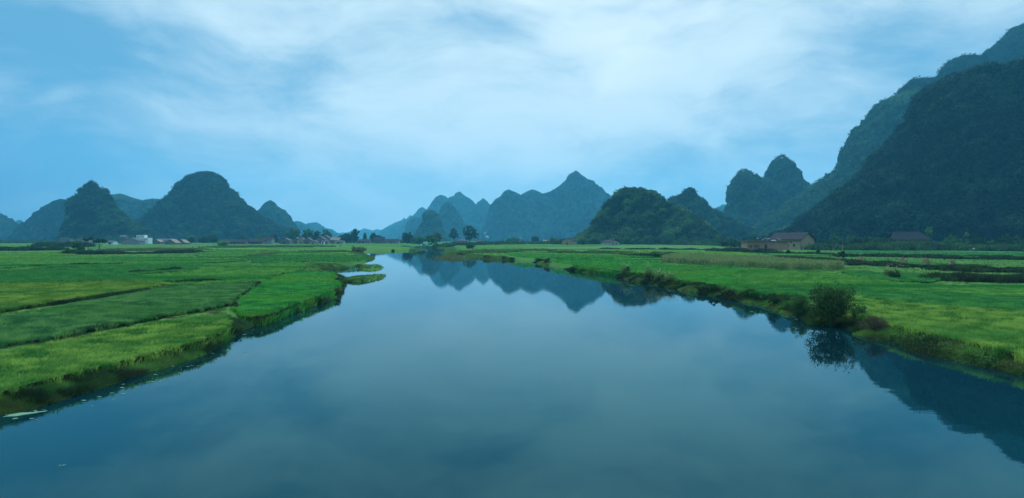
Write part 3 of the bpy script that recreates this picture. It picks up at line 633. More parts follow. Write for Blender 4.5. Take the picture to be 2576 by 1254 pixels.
for (key, hgt, Ppx, lab), q in zip(PADS, PADW):
    q3 = np.column_stack([q, gnd(q[:, 1])+hgt*0.5])
    import bmesh
    farq = q[:, 1] > 120
    if farq.any(): q3[farq, 2] = ground_z(q[farq]*1.0, None, False)+hgt*0.5
    # crop body: top sheet and stems round the edge
    bm = bmesh.new()
    edge = [bm.verts.new(p) for p in q3]; f = bm.faces.new(edge)
    ext = bmesh.ops.extrude_face_region(bm, geom=[f])
    for g in ext['geom']:
        if isinstance(g, bmesh.types.BMVert): g.co.z -= hgt*0.5+0.12
    bmesh.ops.triangulate(bm, faces=bm.faces[:]); bmesh.ops.recalc_face_normals(bm, faces=bm.faces[:])
    bm.verts.ensure_lookup_table(); bm.faces.ensure_lookup_table()
    V0 = np.array([v.co[:] for v in bm.verts]); T0 = np.array([[v.index for v in f.verts] for f in bm.faces]); bm.free()
    lowv = V0[:, 2] < gnd(V0[:, 1])+0.0
    V0[lowv, 2] = np.minimum(V0[lowv, 2], ground_z(V0[lowv, :2], None, False)-0.1)
    # rice tufts
    bb = q.min(0), q.max(0)
    m = (SP[:, 0] > bb[0][0]) & (SP[:, 0] < bb[1][0]) & (SP[:, 1] > bb[0][1]) & (SP[:, 1] < bb[1][1])
    Pm = SP[m]; Pm = Pm[inside(Pm[:, :2], q)]
    Pm = Pm[(Pm[:, 1] < 330) & (Pm[:, 1] > 62)]
    # near the viewer the transplanted hills of rice stand in rows
    Pn = np.zeros((0, 3))
    if bb[0][1] < 62:
        x0, x1, y0, y1 = max(bb[0][0], -62), min(bb[1][0], 62), bb[0][1], min(bb[1][1], 62)
        gx, gy = np.meshgrid(np.arange(-90, 90, 0.27), np.arange(0, 120, 0.24)); an_ = 0.32 if bb[0][0] < 0 else -0.42
        gp = np.column_stack([(gx*math.cos(an_)-gy*math.sin(an_)).ravel(), (gx*math.sin(an_)+gy*math.cos(an_)).ravel()])
        gp = np.vstack([gp, gp+[0, -60]]) if False else gp
        gx2, gy2 = np.meshgrid(np.arange(-110, 110, 0.27), np.arange(-70, 130, 0.24))
        gp = np.column_stack([(gx2*math.cos(an_)-gy2*math.sin(an_)).ravel(), (gx2*math.sin(an_)+gy2*math.cos(an_)).ravel()])
        gp = gp[(gp[:, 0] > x0) & (gp[:, 0] < x1) & (gp[:, 1] > y0) & (gp[:, 1] < y1)]; gp = gp[np.abs(gp[:, 0]/gp[:, 1]) < 1.0]
        gp = gp+RNG.normal(size=gp.shape)*0.045; gp = gp[inside(gp, q)]; gp = gp[RNG.random(len(gp)) > 0.04]
        Pn = np.column_stack([gp, gp[:, 0]*0])
    # extra plants along the near edge, where the stems show
    eP = []
    n_ = len(q)
    for i in range(n_):
        a, b = q[i], q[(i+1) % n_]; L_ = np.linalg.norm(b-a); dy = a[1]
        if dy < 140:
            c_ = int(min(2.2*L_/(0.10+dy*0.003), 700))
            t_ = RNG.random(c_)[:, None]; eP.append(a+(b-a)*t_+RNG.normal(size=(c_, 2))*0.16)
    if eP and sum(map(len, eP)):
        eP = np.vstack(eP); eP = eP[np.abs(eP[:, 0]/eP[:, 1]) < 1.0]; eP = np.column_stack([eP, ground_z(eP, None, False)-0.03])
    else: eP = np.zeros((0, 3))
    rng = np.random.default_rng(len(lab)*7)
    parts_V, parts_F, parts_v = [V0], [T0], [np.full(len(V0), 0.0)]; nn = len(V0)
    def acc(V, Fl, v):
        global nn
        parts_V.append(V); parts_v.append(v)
        for f_ in Fl: parts_F.append(f_+nn)
        nn += len(V)
    if len(Pn):
        y = Pn[:, 1]; hn = 1+0.22*vnoise(Pn*0.7, 2)+0.10*RNG.normal(size=len(y)); b_ = Pn.copy(); b_[:, 2] = gnd(y)+hgt*0.22
        acc(*blades(b_, hgt*hn*0.88, np.maximum(0.016, y*0.0008), 13, rng, 0.62, 0.07))
        acc(*blades(b_+np.array([0, 0, hgt*0.45]), hgt*hn*0.55, np.maximum(0.02, y*0.0009), 3, rng, 1.1, 0.05))
    if len(Pm):
        y = Pm[:, 1]; hn = 1+0.16*vnoise(np.column_stack([Pm[:, :2]*0.5, y*0]), 2)
        hh = hgt*hn; base = Pm.copy(); base[:, 2] = gnd(y)+hgt*0.30
        near = y < 75
        wpx = np.maximum(0.022, y*0.0011)
        if near.any(): acc(*blades(base[near], hh[near]*0.78, wpx[near], 6, rng, 0.55, 0.16))
        if (~near).any(): acc(*blades(base[~near], hh[~near]*0.8, wpx[~near]*1.5, 3, rng, 0.5, 0.25, False))
    if len(eP):
        acc(*blades(eP, (gnd(eP[:, 1])+hgt-eP[:, 2])*(0.95+0.2*vnoise(eP*1.3, 4)), np.maximum(0.022, eP[:, 1]*0.0010), 7, rng, 0.5, 0.14))
    if len(eP):
        e2 = eP.copy(); e2[:, 2] = gnd(e2[:, 1])+hgt*0.30; acc(*blades(e2, hgt*(0.85+0.3*vnoise(eP*1.7, 6)), np.maximum(0.022, eP[:, 1]*0.0010), 5, rng, 0.7, 0.10))
    tr = [f_ for f_ in parts_F if f_.shape[1] == 3]; qd = [f_ for f_ in parts_F if f_.shape[1] == 4]
    fl = [np.vstack(tr)]+([np.vstack(qd)] if qd else [])
    ob = add_mesh('rice_paddy', np.vstack(parts_V), fl, PM[key], v=np.concatenate(parts_v))
    ob.data.materials.append(M_stem)
    a_, b_, c_ = V0[T0[:, 0]], V0[T0[:, 1]], V0[T0[:, 2]]; nrm = np.cross(b_-a_, c_-a_); nrm /= np.linalg.norm(nrm, axis=1)[:, None]+1e-9
    mi = np.zeros(len(ob.data.polygons), np.int32); mi[:len(T0)] = (np.abs(nrm[:, 2]) < 0.6) & (a_[:, 1] < 110); ob.data.polygons.foreach_set('material_index', mi)
    tag(ob, lab, 'rice field', 'rice paddies on both banks', 'stuff')

# ------------------------------------------------------------------ bank grass and weeds
M_grass = foliage_mat('bank_grass', (0.03, 0.10, 0.022), (0.11, 0.24, 0.05), (0.085, 0.10, 0.04), 0.35, 0.35)
M_weed = foliage_mat('weed_dark', (0.010, 0.028, 0.012), (0.050, 0.105, 0.030), (0.028, 0.036, 0.020), 0.25, 0.25)
M_shrub = foliage_mat('shrub_leaf', (0.014, 0.045, 0.018), (0.07, 0.16, 0.04), (0.03, 0.06, 0.03), 0.25, 0.05)
M_reed = foliage_mat('reed', (0.05, 0.11, 0.04), (0.14, 0.19, 0.07), (0.11, 0.09, 0.05), 0.3, 0.4)
def mask_pads(P):
    r = np.zeros(len(P), bool)
    for q in PADW:
        m = (P[:, 0] > q[:, 0].min()) & (P[:, 0] < q[:, 0].max()) & (P[:, 1] > q[:, 1].min()) & (P[:, 1] < q[:, 1].max())
        if m.any():
            i = np.where(m)[0]; r[i[inside(P[i], q)]] = True
    return r
def bank_grass():
    n = 330000
    X = RNG.uniform(-260, 2840, n); Y = HY+7+(1130-HY-7)*RNG.random(n)**1.1
    P = at(X, Y)[:, :2]; nb = 150000                      # plus points hugging the shore
    k = RNG.integers(0, len(RIVER), nb); line = np.vstack([RIVER, RIVER[:1]])
    L_ = np.linalg.norm(np.diff(line, axis=0), axis=1); mid = (line[:-1]+line[1:])/2
    w = L_*(mid[:, 1] > 12)/np.maximum(mid[:, 1], 15)**0.9; w /= w.sum(); k = RNG.choice(len(L_), nb, p=w)
    t = RNG.random(nb)[:, None]; Sp = line[k]+(line[k+1]-line[k])*t; sc = np.clip(Sp[:, 1:2]/60, 0.8, 3)
    Sp = Sp+RNG.normal(size=(nb, 2))*sc*0.9
    P = np.vstack([P, Sp]); P = P[(P[:, 1] > 11) & (P[:, 1] < 620) & (np.abs(P[:, 0]/P[:, 1]) < 1.1)]
    s = shore(P); pth = at(*np.array([(762, 680), (712, 689), (680, 700), (655, 716), (630, 732), (600, 750), (585, 770), (580, 785), (600, 800)]).T)[:, :2]
    ok = (s > -0.12) & ~mask_pads(P) & (segdist(P, smooth_line(pth, 4), False) > 0.45); P = P[ok]; s = s[ok]
    z = ground_z(P, s, False); P3 = np.column_stack([P, z-0.03]); y = P[:, 1]
    rng = np.random.default_rng(3)
    patch = fbm(np.column_stack([P*0.45, y*0]), 3, 7)
    bank = s < 2.2+0.01*y
    isl = np.zeros(len(P), bool)
    for q in ISL: isl |= inside(P, q)
    g = bank & (patch > 0.05) & ~isl & (y < 150) & (s < 1.1+0.01*y)                              # scrubby clumps on the bank
    h = np.where(g, 0.30+0.28*np.clip(patch, 0, 1.2), np.where(bank, 0.24, 0.12))*np.clip(0.85+y/250, 0.9, 1.7)
    wd = np.maximum(0.02, y*0.0012)
    for sel, mat, lab, nm in ((g, M_weed, 'dark tangled weeds hanging over the edges of the river', 'bank_weeds'), (~g, M_grass, 'short grass on the banks and field edges', 'grass')):
        V, Fl, v = blades(P3[sel], h[sel], wd[sel], 5, rng, 0.8, 0.18+0*h[sel], False)
        tag(add_mesh(nm, V, Fl, mat, v=v), lab, 'grass', None, 'stuff')
bank_grass()

def weeds(pts, width, height, n, mat, label, name='weeds', seed=1, leafy=True, cat='weeds'):
    """a rough strip of weeds along a line given in the picture"""
    rng = np.random.default_rng(seed); pl = smooth_line(pts, 6); W = at(pl[:, 0], pl[:, 1])[:, :2]
    L_ = np.linalg.norm(np.diff(W, axis=0), axis=1); k = rng.choice(len(L_), n, p=L_/L_.sum())
    P = W[k]+(W[k+1]-W[k])*rng.random(n)[:, None]+rng.normal(size=(n, 2))*np.array([width*0.5, width*0.5])
    nz = fbm(np.column_stack([P*0.25, P[:, 0]*0]), 3, seed)
    keep = nz > -0.55; P = P[keep]; nz = nz[keep]
    H = height*np.clip(0.75+0.5*nz, 0.3, 1.4); y = P[:, 1]
    B = np.column_stack([P, ground_z(P, None, False)])
    V, Fl, v = blades(B, H*1.1, np.maximum(0.03, y*0.0014), 4, rng, 0.6, 0.25+0*y, False); F3 = [f for f in Fl]
    if leafy:
        c = B.copy(); c[:, 2] += H*rng.random(len(H))*0.8
        V2, T2, v2 = leaves(c, H*0.35, 7, np.maximum(0.06, y*0.0011), rng); F3 = [np.vstack([F3[0], T2+len(V)])]; V = np.vstack([V, V2]); v = np.concatenate([v, v2])
    return tag(add_mesh(name, V, F3, mat, v=v), label, cat, 'weedy strips between the fields', 'stuff')
weeds([(2147, 668), (2230, 670), (2300, 674), (2360, 676), (2420, 682), (2500, 686), (2576, 686), (2750, 690)], 2.6, 1.1, 7000, M_weed, 'dark weedy terrace edge below the straw stacks', seed=2)
weeds([(2120, 646), (2200, 646), (2300, 648), (2420, 652), (2576, 654), (2750, 658)], 3.2, 0.9, 6000, M_weed, 'dark weedy terrace edge behind the straw stacks', seed=3)
weeds([(2370, 704), (2420, 707), (2480, 709), (2576, 711), (2700, 713)], 2.2, 1.5, 6000, M_weed, 'tall leafy weeds at the right edge of the fields', seed=4)
weeds([(1590, 644), (1640, 646), (1700, 646), (1760, 646)], 2.0, 1.0, 2500, M_weed, 'dark weeds on the bund left of the maize', seed=5)
weeds([(1380, 634), (1615, 636.5), (1760, 641.5)], 1.2, 0.55, 1800, M_weed, 'thin dark bund across the far right strips', seed=26)
weeds([(1500, 627), (1700, 628.5), (1814, 630)], 1.6, 0.6, 1800, M_weed, 'farthest thin dark bund before the round hill', seed=27)
weeds([(1340, 650.5), (1500, 650), (1660, 650.5)], 1.0, 0.5, 1800, M_weed, 'dark bund above the vivid paddy', seed=28)
weeds([(2180, 643.5), (2400, 645.5), (2700, 653)], 1.0, 0.6, 2500, M_weed, 'upper dark bund of the terraces on the right', seed=29)
weeds([(2440, 684), (2520, 684), (2700, 690)], 1.0, 0.8, 1500, M_weed, 'dark bank below the greyish paddy', seed=30)
weeds([(1400, 636), (1480, 637), (1560, 639), (1620, 643)], 3.0, 0.7, 2500, M_grass, 'low weeds between the far strips on the right', seed=6)
weeds([(1702, 684), (1735, 685), (1780, 681)], 0.9, 0.4, 700, M_reed, 'brownish grass patch in the vivid paddy', seed=7)
weeds([(1815, 633), (1840, 634), (1880, 635), (1925, 636)], 4.5, 1.5, 4500, M_weed, 'thick hedge of weeds in front of the building site', seed=8)
weeds([(1930, 638.5), (1990, 639.5), (2050, 641), (2100, 643)], 1.8, 0.8, 3000, M_weed, 'weedy bund in front of the mud brick house', seed=9)
weeds([(1960, 649), (2040, 655), (2110, 659), (2150, 663)], 2.0, 0.8, 3000, M_weed, 'weeds on the bund behind the maize', seed=10)
weeds([(-300, 634), (0, 631.5), (60, 631), (120, 630.5), (145, 630)], 3.5, 2.0, 7000, M_weed, 'long dark hedge at the left edge of the valley', 'hedge', seed=11, cat='hedge')
weeds([(105, 621), (150, 621), (205, 621.5)], 6, 2.6, 4000, M_weed, 'dark hedge behind the tree islet', 'hedge', seed=12, cat='hedge')
weeds([(182, 639), (220, 640), (270, 640)], 3.0, 1.2, 3500, M_weed, 'dark scrub on the mound under the two flat topped trees', seed=13)
weeds([(290, 639), (340, 639), (400, 638), (450, 637), (485, 636)], 3.2, 1.0, 4500, M_weed, 'rough weeds right of the tree islet', seed=14)
weeds([(300, 631), (360, 630), (420, 630), (470, 630)], 10, 0.9, 4500, M_reed, 'brownish garden plants behind the rough weeds', seed=15)
weeds([(330, 690), (400, 685), (460, 681), (497, 676)], 0.5, 0.62, 1500, M_weed, 'thin dark bund curving through the left fields', seed=16)
weeds([(636, 648), (655, 645), (690, 640), (705, 638)], 1.6, 0.8, 1500, M_reed, 'brown grassy bund in the middle left fields', seed=17)
weeds([(780, 633), (850, 631), (930, 629), (1000, 628), (1040, 628)], 8, 0.5, 2500, M_grass, 'brownish waste grass beside the far river bend', seed=18)
weeds([(560, 623), (640, 622), (720, 622), (800, 621.5)], 12, 0.9, 3500, M_grass, 'pale garden weeds in front of the left village', seed=19)
weeds([(1122, 638), (1140, 641), (1160, 643)], 3.5, 1.9, 2200, M_reed, 'pale reeds on the tip of the right bank', 'reeds', seed=20, leafy=False, cat='reeds')
weeds([(1165, 634), (1260, 632), (1340, 631)], 12, 0.9, 3500, M_grass, 'rough pasture behind the right river point', seed=21)
weeds([(765, 672), (790, 668), (830, 663), (900, 659)], 2.5, 0.35, 3000, M_grass, 'marshy grass beside the river inlet', seed=22, leafy=False)
weeds([(2190, 838), (2265, 850), (2350, 876), (2440, 900), (2540, 925), (2650, 960)], 1.3, 0.55, 5200, M_weed, 'dark tangled growth overhanging the near right riverbank', seed=24)
weeds([(2240, 826), (2330, 850), (2420, 876), (2520, 905), (2640, 945)], 0.8, 0.3, 1200, M_grass, 'low grass along the near right field edge', seed=25)
weeds([(-120, 1040), (0, 1009), (120, 982), (240, 947), (350, 917), (450, 884), (540, 853), (595, 826)], 0.45, 0.12, 6500, M_grass, 'mown grass of the bank path below the nearest left paddy', 'path_grass', seed=41, leafy=False, cat='grass')
weeds([(-60, 1052), (0, 1034), (60, 1020), (200, 982), (330, 940), (450, 904), (530, 872)], 0.35, 0.28, 3600, M_weed, 'dark scrub on the steep left bank above the water', seed=42)
weeds([(-250, 612.5), (0, 612.5), (240, 612), (380, 611.5), (470, 611.5), (560, 611.5)], 22, 4.2, 9000, M_shrub, 'belt of shrubs along the foot of the left hills', 'shrub_belt', seed=51, cat='shrubs')
weeds([(560, 611.5), (700, 611.5), (830, 611.5), (960, 611.5), (1015, 611.5)], 24, 4.2, 9000, M_shrub, 'belt of shrubs among the left village houses', 'shrub_belt', seed=52, cat='shrubs')
weeds([(1105, 615.5), (1180, 616), (1300, 614.5), (1420, 614)], 14, 2.4, 7000, M_shrub, 'belt of shrubs beyond the right river point', 'shrub_belt', seed=53, cat='shrubs')
weeds([(1420, 615), (1560, 615), (1700, 616), (1830, 618), (1900, 622)], 10, 3.2, 8000, M_shrub, 'belt of shrubs along the foot of the round hill', 'shrub_belt', seed=54, cat='shrubs')
weeds([(2072, 629.5), (2200, 629.8), (2400, 630.5), (2700, 634)], 7, 3.4, 9000, M_shrub, 'dark undergrowth in front of the tree belt under the right mountain', 'shrub_belt', seed=55, cat='shrubs')
weeds([(640, 711), (570, 712), (514, 713), (428, 718), (419, 716)], 0.5, 0.55, 1600, M_weed, 'thin dark bund between the bluish green paddy and the bright one behind', seed=43)
weeds([(757, 680), (712, 686), (680, 696), (650, 714), (618, 735), (588, 755)], 0.3, 0.30, 900, M_weed, 'ragged dark edge along the left side of the field path', seed=44)
weeds([(0, 787), (240, 753), (342, 739), (422, 722)], 0.25, 0.40, 2600, M_weed, 'dark edge under the yellow olive paddy', seed=45)
weeds([(0, 874), (103, 859), (205, 839), (291, 824), (394, 803), (496, 785), (566, 770)], 0.2, 0.36, 3600, M_weed, 'dark edge along the front of the bluish green paddy', seed=46)
weeds([(0, 681), (120, 671), (300, 666.5)], 0.7, 0.5, 1400, M_weed, 'faint dark line between the two wide left paddies', seed=47)
weeds([(1700, 706), (1800, 724), (1900, 742), (1985, 756)], 0.8, 0.5, 2500, M_weed, 'ragged dark edge of the long paddies on the right', seed=23)

# ------------------------------------------------------------------ maize
def maize():
    rng = np.random.default_rng(5)
    pol = smooth_line([(1668, 654), (1715, 650), (1773, 651), (1850, 654), (1923, 658), (2035, 667), (2116, 673), (2109, 681), (1979, 680), (1885, 676), (1811, 671), (1717, 665), (1670, 661)], 4, True)
    q = at(pol[:, 0], pol[:, 1])[:, :2]; b0, b1 = q.min(0), q.max(0)
    n = 14000; P = np.column_stack([rng.uniform(b0[0], b1[0], n), rng.uniform(b0[1], b1[1], n)]); P = P[inside(P, q)]
    P = P[:4200]; B = np.column_stack([P, gnd(P[:, 1])]); k = len(B)
    V, Fl, v = blades(B, 1.35+0*P[:, 0], 0.05+0*P[:, 0], 1, rng, 0.08, 0.02, False); Vs, Ts, vs = [V], [Fl[0]], [v*0.6]; nn = len(V)
    for lev in range(4):
        b = B.copy(); b[:, 2] += 0.15+0.28*lev
        V, Fl, v = blades(b, 0.62+0*P[:, 0], 0.12+0*P[:, 0], 2, rng, 1.25, 0.02, False); Vs.append(V); Ts.append(Fl[0]+nn); vs.append(v); nn += len(V)
    b = B.copy(); b[:, 2] += 1.25; V, Fl, v = blades(b, 0.32+0*P[:, 0], 0.10+0*P[:, 0], 2, rng, 0.6, 0.02, False); Vs.append(V); Ts.append(Fl[0]+nn); vs.append(1+0*v)
    m = foliage_mat('maize_leaf', (0.035, 0.11, 0.035), (0.18, 0.23, 0.08), None, 0.3)
    tag(add_mesh('maize', np.vstack(Vs), np.vstack(Ts), m, v=np.concatenate(vs)), 'strip of tall maize with dry yellow tassels on the right', 'maize', None, 'stuff')
maize()

# ------------------------------------------------------------------ bushes and trees
M_bark = solid_mat('bark', (0.05, 0.04, 0.03), (0.10, 0.085, 0.065), 2.0, 0.9, 0.4, (1, 1, 0.3))
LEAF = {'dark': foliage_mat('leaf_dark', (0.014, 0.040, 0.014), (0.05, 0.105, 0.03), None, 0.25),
        'green': foliage_mat('leaf_green', (0.025, 0.08, 0.022), (0.075, 0.18, 0.04), None, 0.3),
        'light': foliage_mat('leaf_light', (0.06, 0.15, 0.03), (0.15, 0.29, 0.06), None, 0.35),
        'olive': foliage_mat('leaf_olive', (0.045, 0.08, 0.03), (0.12, 0.16, 0.05), None, 0.3),
        'brown': foliage_mat('leaf_brown', (0.04, 0.045, 0.025), (0.11, 0.095, 0.055), None, 0.25)}
def crown_mesh(name, w, z0, z1, nblob, leaf, mat, parent, seed, shape='round', nleaf=26):
    rng = np.random.default_rng(seed); zc = (z0+z1)/2; hz = (z1-z0)/2
    n = nblob; d = rng.normal(size=(n, 3)); d /= np.linalg.norm(d, axis=1)[:, None]
    rr = (0.35+0.6*rng.random(n)**0.5)
    lob = 1+0.60*vnoise(d*2.0+seed, seed)
    c = d*(rr*lob)[:, None]
    if shape == 'flat':
        c[:, 2] = np.abs(c[:, 2])*0.8-0.15+0.25*np.sin(c[:, 0]*5+seed)
    elif shape == 'cone':
        t = rng.random(n); c[:, 2] = t*2-1; c[:, :2] *= (1.05-t)[:, None]
    c = c*np.array([w/2*0.85, w/2*0.8, hz*0.85])+np.array([0, 0, zc])
    br = w*0.085*(0.5+1.1*rng.random(n))
    V, T, v = leaves(c, br, nleaf, leaf, rng, 0.7)
    return add_mesh(name, V, T, mat, parent, v=v)
def trunk_mesh(h, w, parent, seed, name='trunk', r0=None, lean=0.0):
    rng = random.Random(seed); mb = MB(); r0 = r0 or h*0.028
    top = (lean*h+rng.uniform(-.04, .04)*h, rng.uniform(-.04, .04)*h, h*0.72)
    P = [(0, 0, -0.3), (top[0]*.3, top[1]*.2, h*.25), (top[0]*.6, top[1]*.7, h*.5), top]
    mb.tube(P, [r0*1.25, r0, r0*.75, r0*.35], 8)
    for i in range(6):
        a = rng.uniform(0, 6.28); s = rng.uniform(.30, .55); b = np.array([top[0]*s, top[1]*s, h*s*0.95])
        e = b+np.array([math.cos(a)*w*.33, math.sin(a)*w*.33, h*rng.uniform(.16, .36)])
        mb.tube([b, (b*0.5+e*0.5)+np.array([0, 0, -0.03*h]), e], [r0*.45, r0*.3, r0*.1], 6)
    return mb.build(name, M_bark, parent, smooth=True)
def tree(X, d, H, W, kind, label, group=None, shape='round', clear=0.28, seed=1, nblob=46, leafk=1.0, name='tree', cat='tree', z=None, lean=0.0):
    x, y, g = w2(X, d)
    t = empty(name, (x, y, g if z is None else z)); leaf = max(0.10, d*0.0012)*leafk
    trunk_mesh(H, W, t, seed, lean=lean)
    crown_mesh('crown', W, H*clear, H, nblob, leaf, LEAF[kind], t, seed, shape)
    return tag(t, label, cat, group)
def dof(Y): return float(at(0, Y)[1])
def hpx(px, d): return px/F*d

GV = 'trees standing around the village'; GR = 'trees beside the river bend'
# islet trees on the left
d = dof(633)
tree(193, d, hpx(30, d), hpx(36, d), 'green', 'rounded bushy green tree leftmost on the small mound in the left fields', None, 'round', .05, 11, 60)
tree(222, d, hpx(38, d), hpx(26, d), 'dark', 'thin trunked tree with a small layered crown in the middle of the mound', None, 'flat', .55, 12, 34)
tree(250, d-3, hpx(35, d), hpx(38, d), 'dark', 'flat topped spreading tree rightmost on the mound', None, 'flat', .5, 13, 44)
# tree(X, distance, height px, width px, kind ...)
TL = [
 (537, 640, 22, 22, 'dark', 'round', .12, 'dark round tree in front of the left dome, beside a pale green bush'),
 (478, 640, 16, 26, 'dark', 'round', .1, 'low dark tree left of the pale green bush by the village'),
 (512, 650, 18, 24, 'dark', 'round', .1, 'low dark tree just left of the dark round tree'),
 (612, 690, 17, 30, 'dark', 'round', .1, 'dark tree behind the long low village roofs'),
 (660, 700, 22, 40, 'green', 'round', .1, 'broad green tree behind the right end of the long roofs'),
 (690, 690, 20, 24, 'dark', 'round', .1, 'dark tree left of the white gabled farmhouse'),
 (738, 720, 36, 36, 'green', 'round', .12, 'large round tree above the village, left of its neighbour'),
 (775, 730, 35, 34, 'green', 'round', .15, 'large tree above the middle of the village'),
 (796, 720, 28, 22, 'dark', 'round', .15, 'smaller dark tree attached to the right of the large village tree'),
 (822, 740, 30, 26, 'green', 'round', .3, 'open airy tree above the right end of the village'),
 (862, 720, 20, 34, 'dark', 'round', .08, 'low left end of the dark grove right of the village'),
 (880, 715, 25, 30, 'dark', 'round', .08, 'middle of the dark grove right of the village'),
 (893, 710, 32, 20, 'dark', 'round', .15, 'tallest tree of the dark grove right of the village'),
 (918, 760, 25, 14, 'green', 'cone', .1, 'slim pointed tree right of the dark grove'),
 (937, 800, 22, 14, 'green', 'round', .2, 'small tree among the far low houses'),
 (952, 800, 20, 16, 'dark', 'round', .2, 'small dark tree near the two storey far house'),
 (1025, 640, 27, 30, 'dark', 'round', .1, 'dark round tree at the left side of the river bend'),
 (1052, 660, 16, 36, 'green', 'round', .05, 'low arching tree over the river bend'),
 (1085, 600, 20, 30, 'green', 'round', .05, 'green bushy tree on the right side of the bend'),
 (1100, 640, 26, 26, 'olive', 'round', .2, 'olive tree rising behind the bend'),
 (1141, 760, 32, 24, 'dark', 'round', .35, 'medium tree standing clear, left of the tall dark tree'),
 (1182, 640, 42, 34, 'dark', 'round', .22, 'tall dark tree rising alone near the centre of the valley'),
 (1290, 760, 12, 30, 'green', 'round', .1, 'low tree behind the white smoke'),
 (1346, 720, 17, 19, 'dark', 'round', .1, 'dark round tree in front of the central range'),
 (1395, 740, 14, 22, 'green', 'round', .1, 'small tree left of the far gabled farmhouse'),
]
for i, (X, d, H, W, k, sh, cl, lab) in enumerate(TL):
    tree(X, d, hpx(H, d)*1.12, hpx(W, d)*1.12, k, lab, GV if X < 1000 else GR, sh, cl*0.7, 100+i, 80)
# trees at the foot of the hills
foot = [(1395, 560, 13, 30, 'olive'), (1418, 555, 15, 26, 'green'), (1462, 545, 14, 26, 'green'), (1488, 535, 17, 24, 'green'), (1500, 520, 12, 20, 'dark'), (1578, 560, 20, 24, 'green'), (1602, 555, 17, 28, 'green'),
        (1630, 550, 22, 26, 'green'), (1652, 545, 19, 22, 'dark'), (1688, 550, 24, 30, 'green'), (1684, 520, 17, 18, 'dark'), (1722, 545, 20, 26, 'green'), (1752, 545, 14, 26, 'dark'), (1776, 540, 13, 26, 'green'), (1800, 500, 18, 26, 'green'),
        (1822, 420, 16, 26, 'dark'), (1845, 410, 18, 22, 'dark'), (1866, 400, 15, 22, 'dark'), (1835, 470, 22, 22, 'green'), (1878, 450, 24, 24, 'dark'), (1900, 460, 26, 26, 'dark')]
POS = ['far left', 'second from the left', 'third from the left', 'fourth from the left', 'fifth from the left', 'sixth from the left', 'seventh from the left', 'eighth from the left', 'ninth from the left', 'tenth from the left', 'eleventh from the left', 'twelfth from the left', 'thirteenth from the left', 'fourteenth from the left', 'fifteenth from the left', 'sixteenth from the left', 'seventeenth from the left', 'eighteenth from the left', 'nineteenth from the left', 'twentieth from the left', 'rightmost']
foot.sort(key=lambda a: a[0])
for i, (X, d, H, W, k) in enumerate(foot):
    nm = {'green': 'green', 'dark': 'dark', 'olive': 'olive'}[k]
    tree(X, d, hpx(H, d)*1.1, hpx(W, d)*1.15, k, '%s tree, %s in the row at the foot of the round hill' % (nm, POS[i]), 'trees along the foot of the round hill', 'round', .05, 200+i, 40)
# belt of trees under the big right mountain
rb = []
rr_ = random.Random(4)
for i in range(30):
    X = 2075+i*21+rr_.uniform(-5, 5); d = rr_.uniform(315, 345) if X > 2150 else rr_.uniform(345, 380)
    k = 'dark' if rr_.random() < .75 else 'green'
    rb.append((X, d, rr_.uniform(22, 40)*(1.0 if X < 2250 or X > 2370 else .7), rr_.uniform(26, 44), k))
ORD = 'first second third fourth fifth sixth seventh eighth ninth tenth eleventh twelfth thirteenth fourteenth fifteenth sixteenth seventeenth eighteenth nineteenth twentieth twenty-first twenty-second twenty-third twenty-fourth twenty-fifth twenty-sixth twenty-seventh twenty-eighth twenty-ninth thirtieth'.split()
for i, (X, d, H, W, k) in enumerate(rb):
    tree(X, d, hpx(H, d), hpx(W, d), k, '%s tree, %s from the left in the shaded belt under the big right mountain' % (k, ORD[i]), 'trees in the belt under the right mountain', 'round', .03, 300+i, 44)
d = 345
tree(2337, d+20, hpx(58, d), hpx(22, d), 'light', 'pale yellow green tree top standing above the tiled roof on the right', None, 'round', .62, 331, 26)
tree(2431, d+10, hpx(42, d), hpx(15, d), 'light', 'small pale tree top right of the tiled roof, below the mountain', None, 'round', .7, 332, 16)

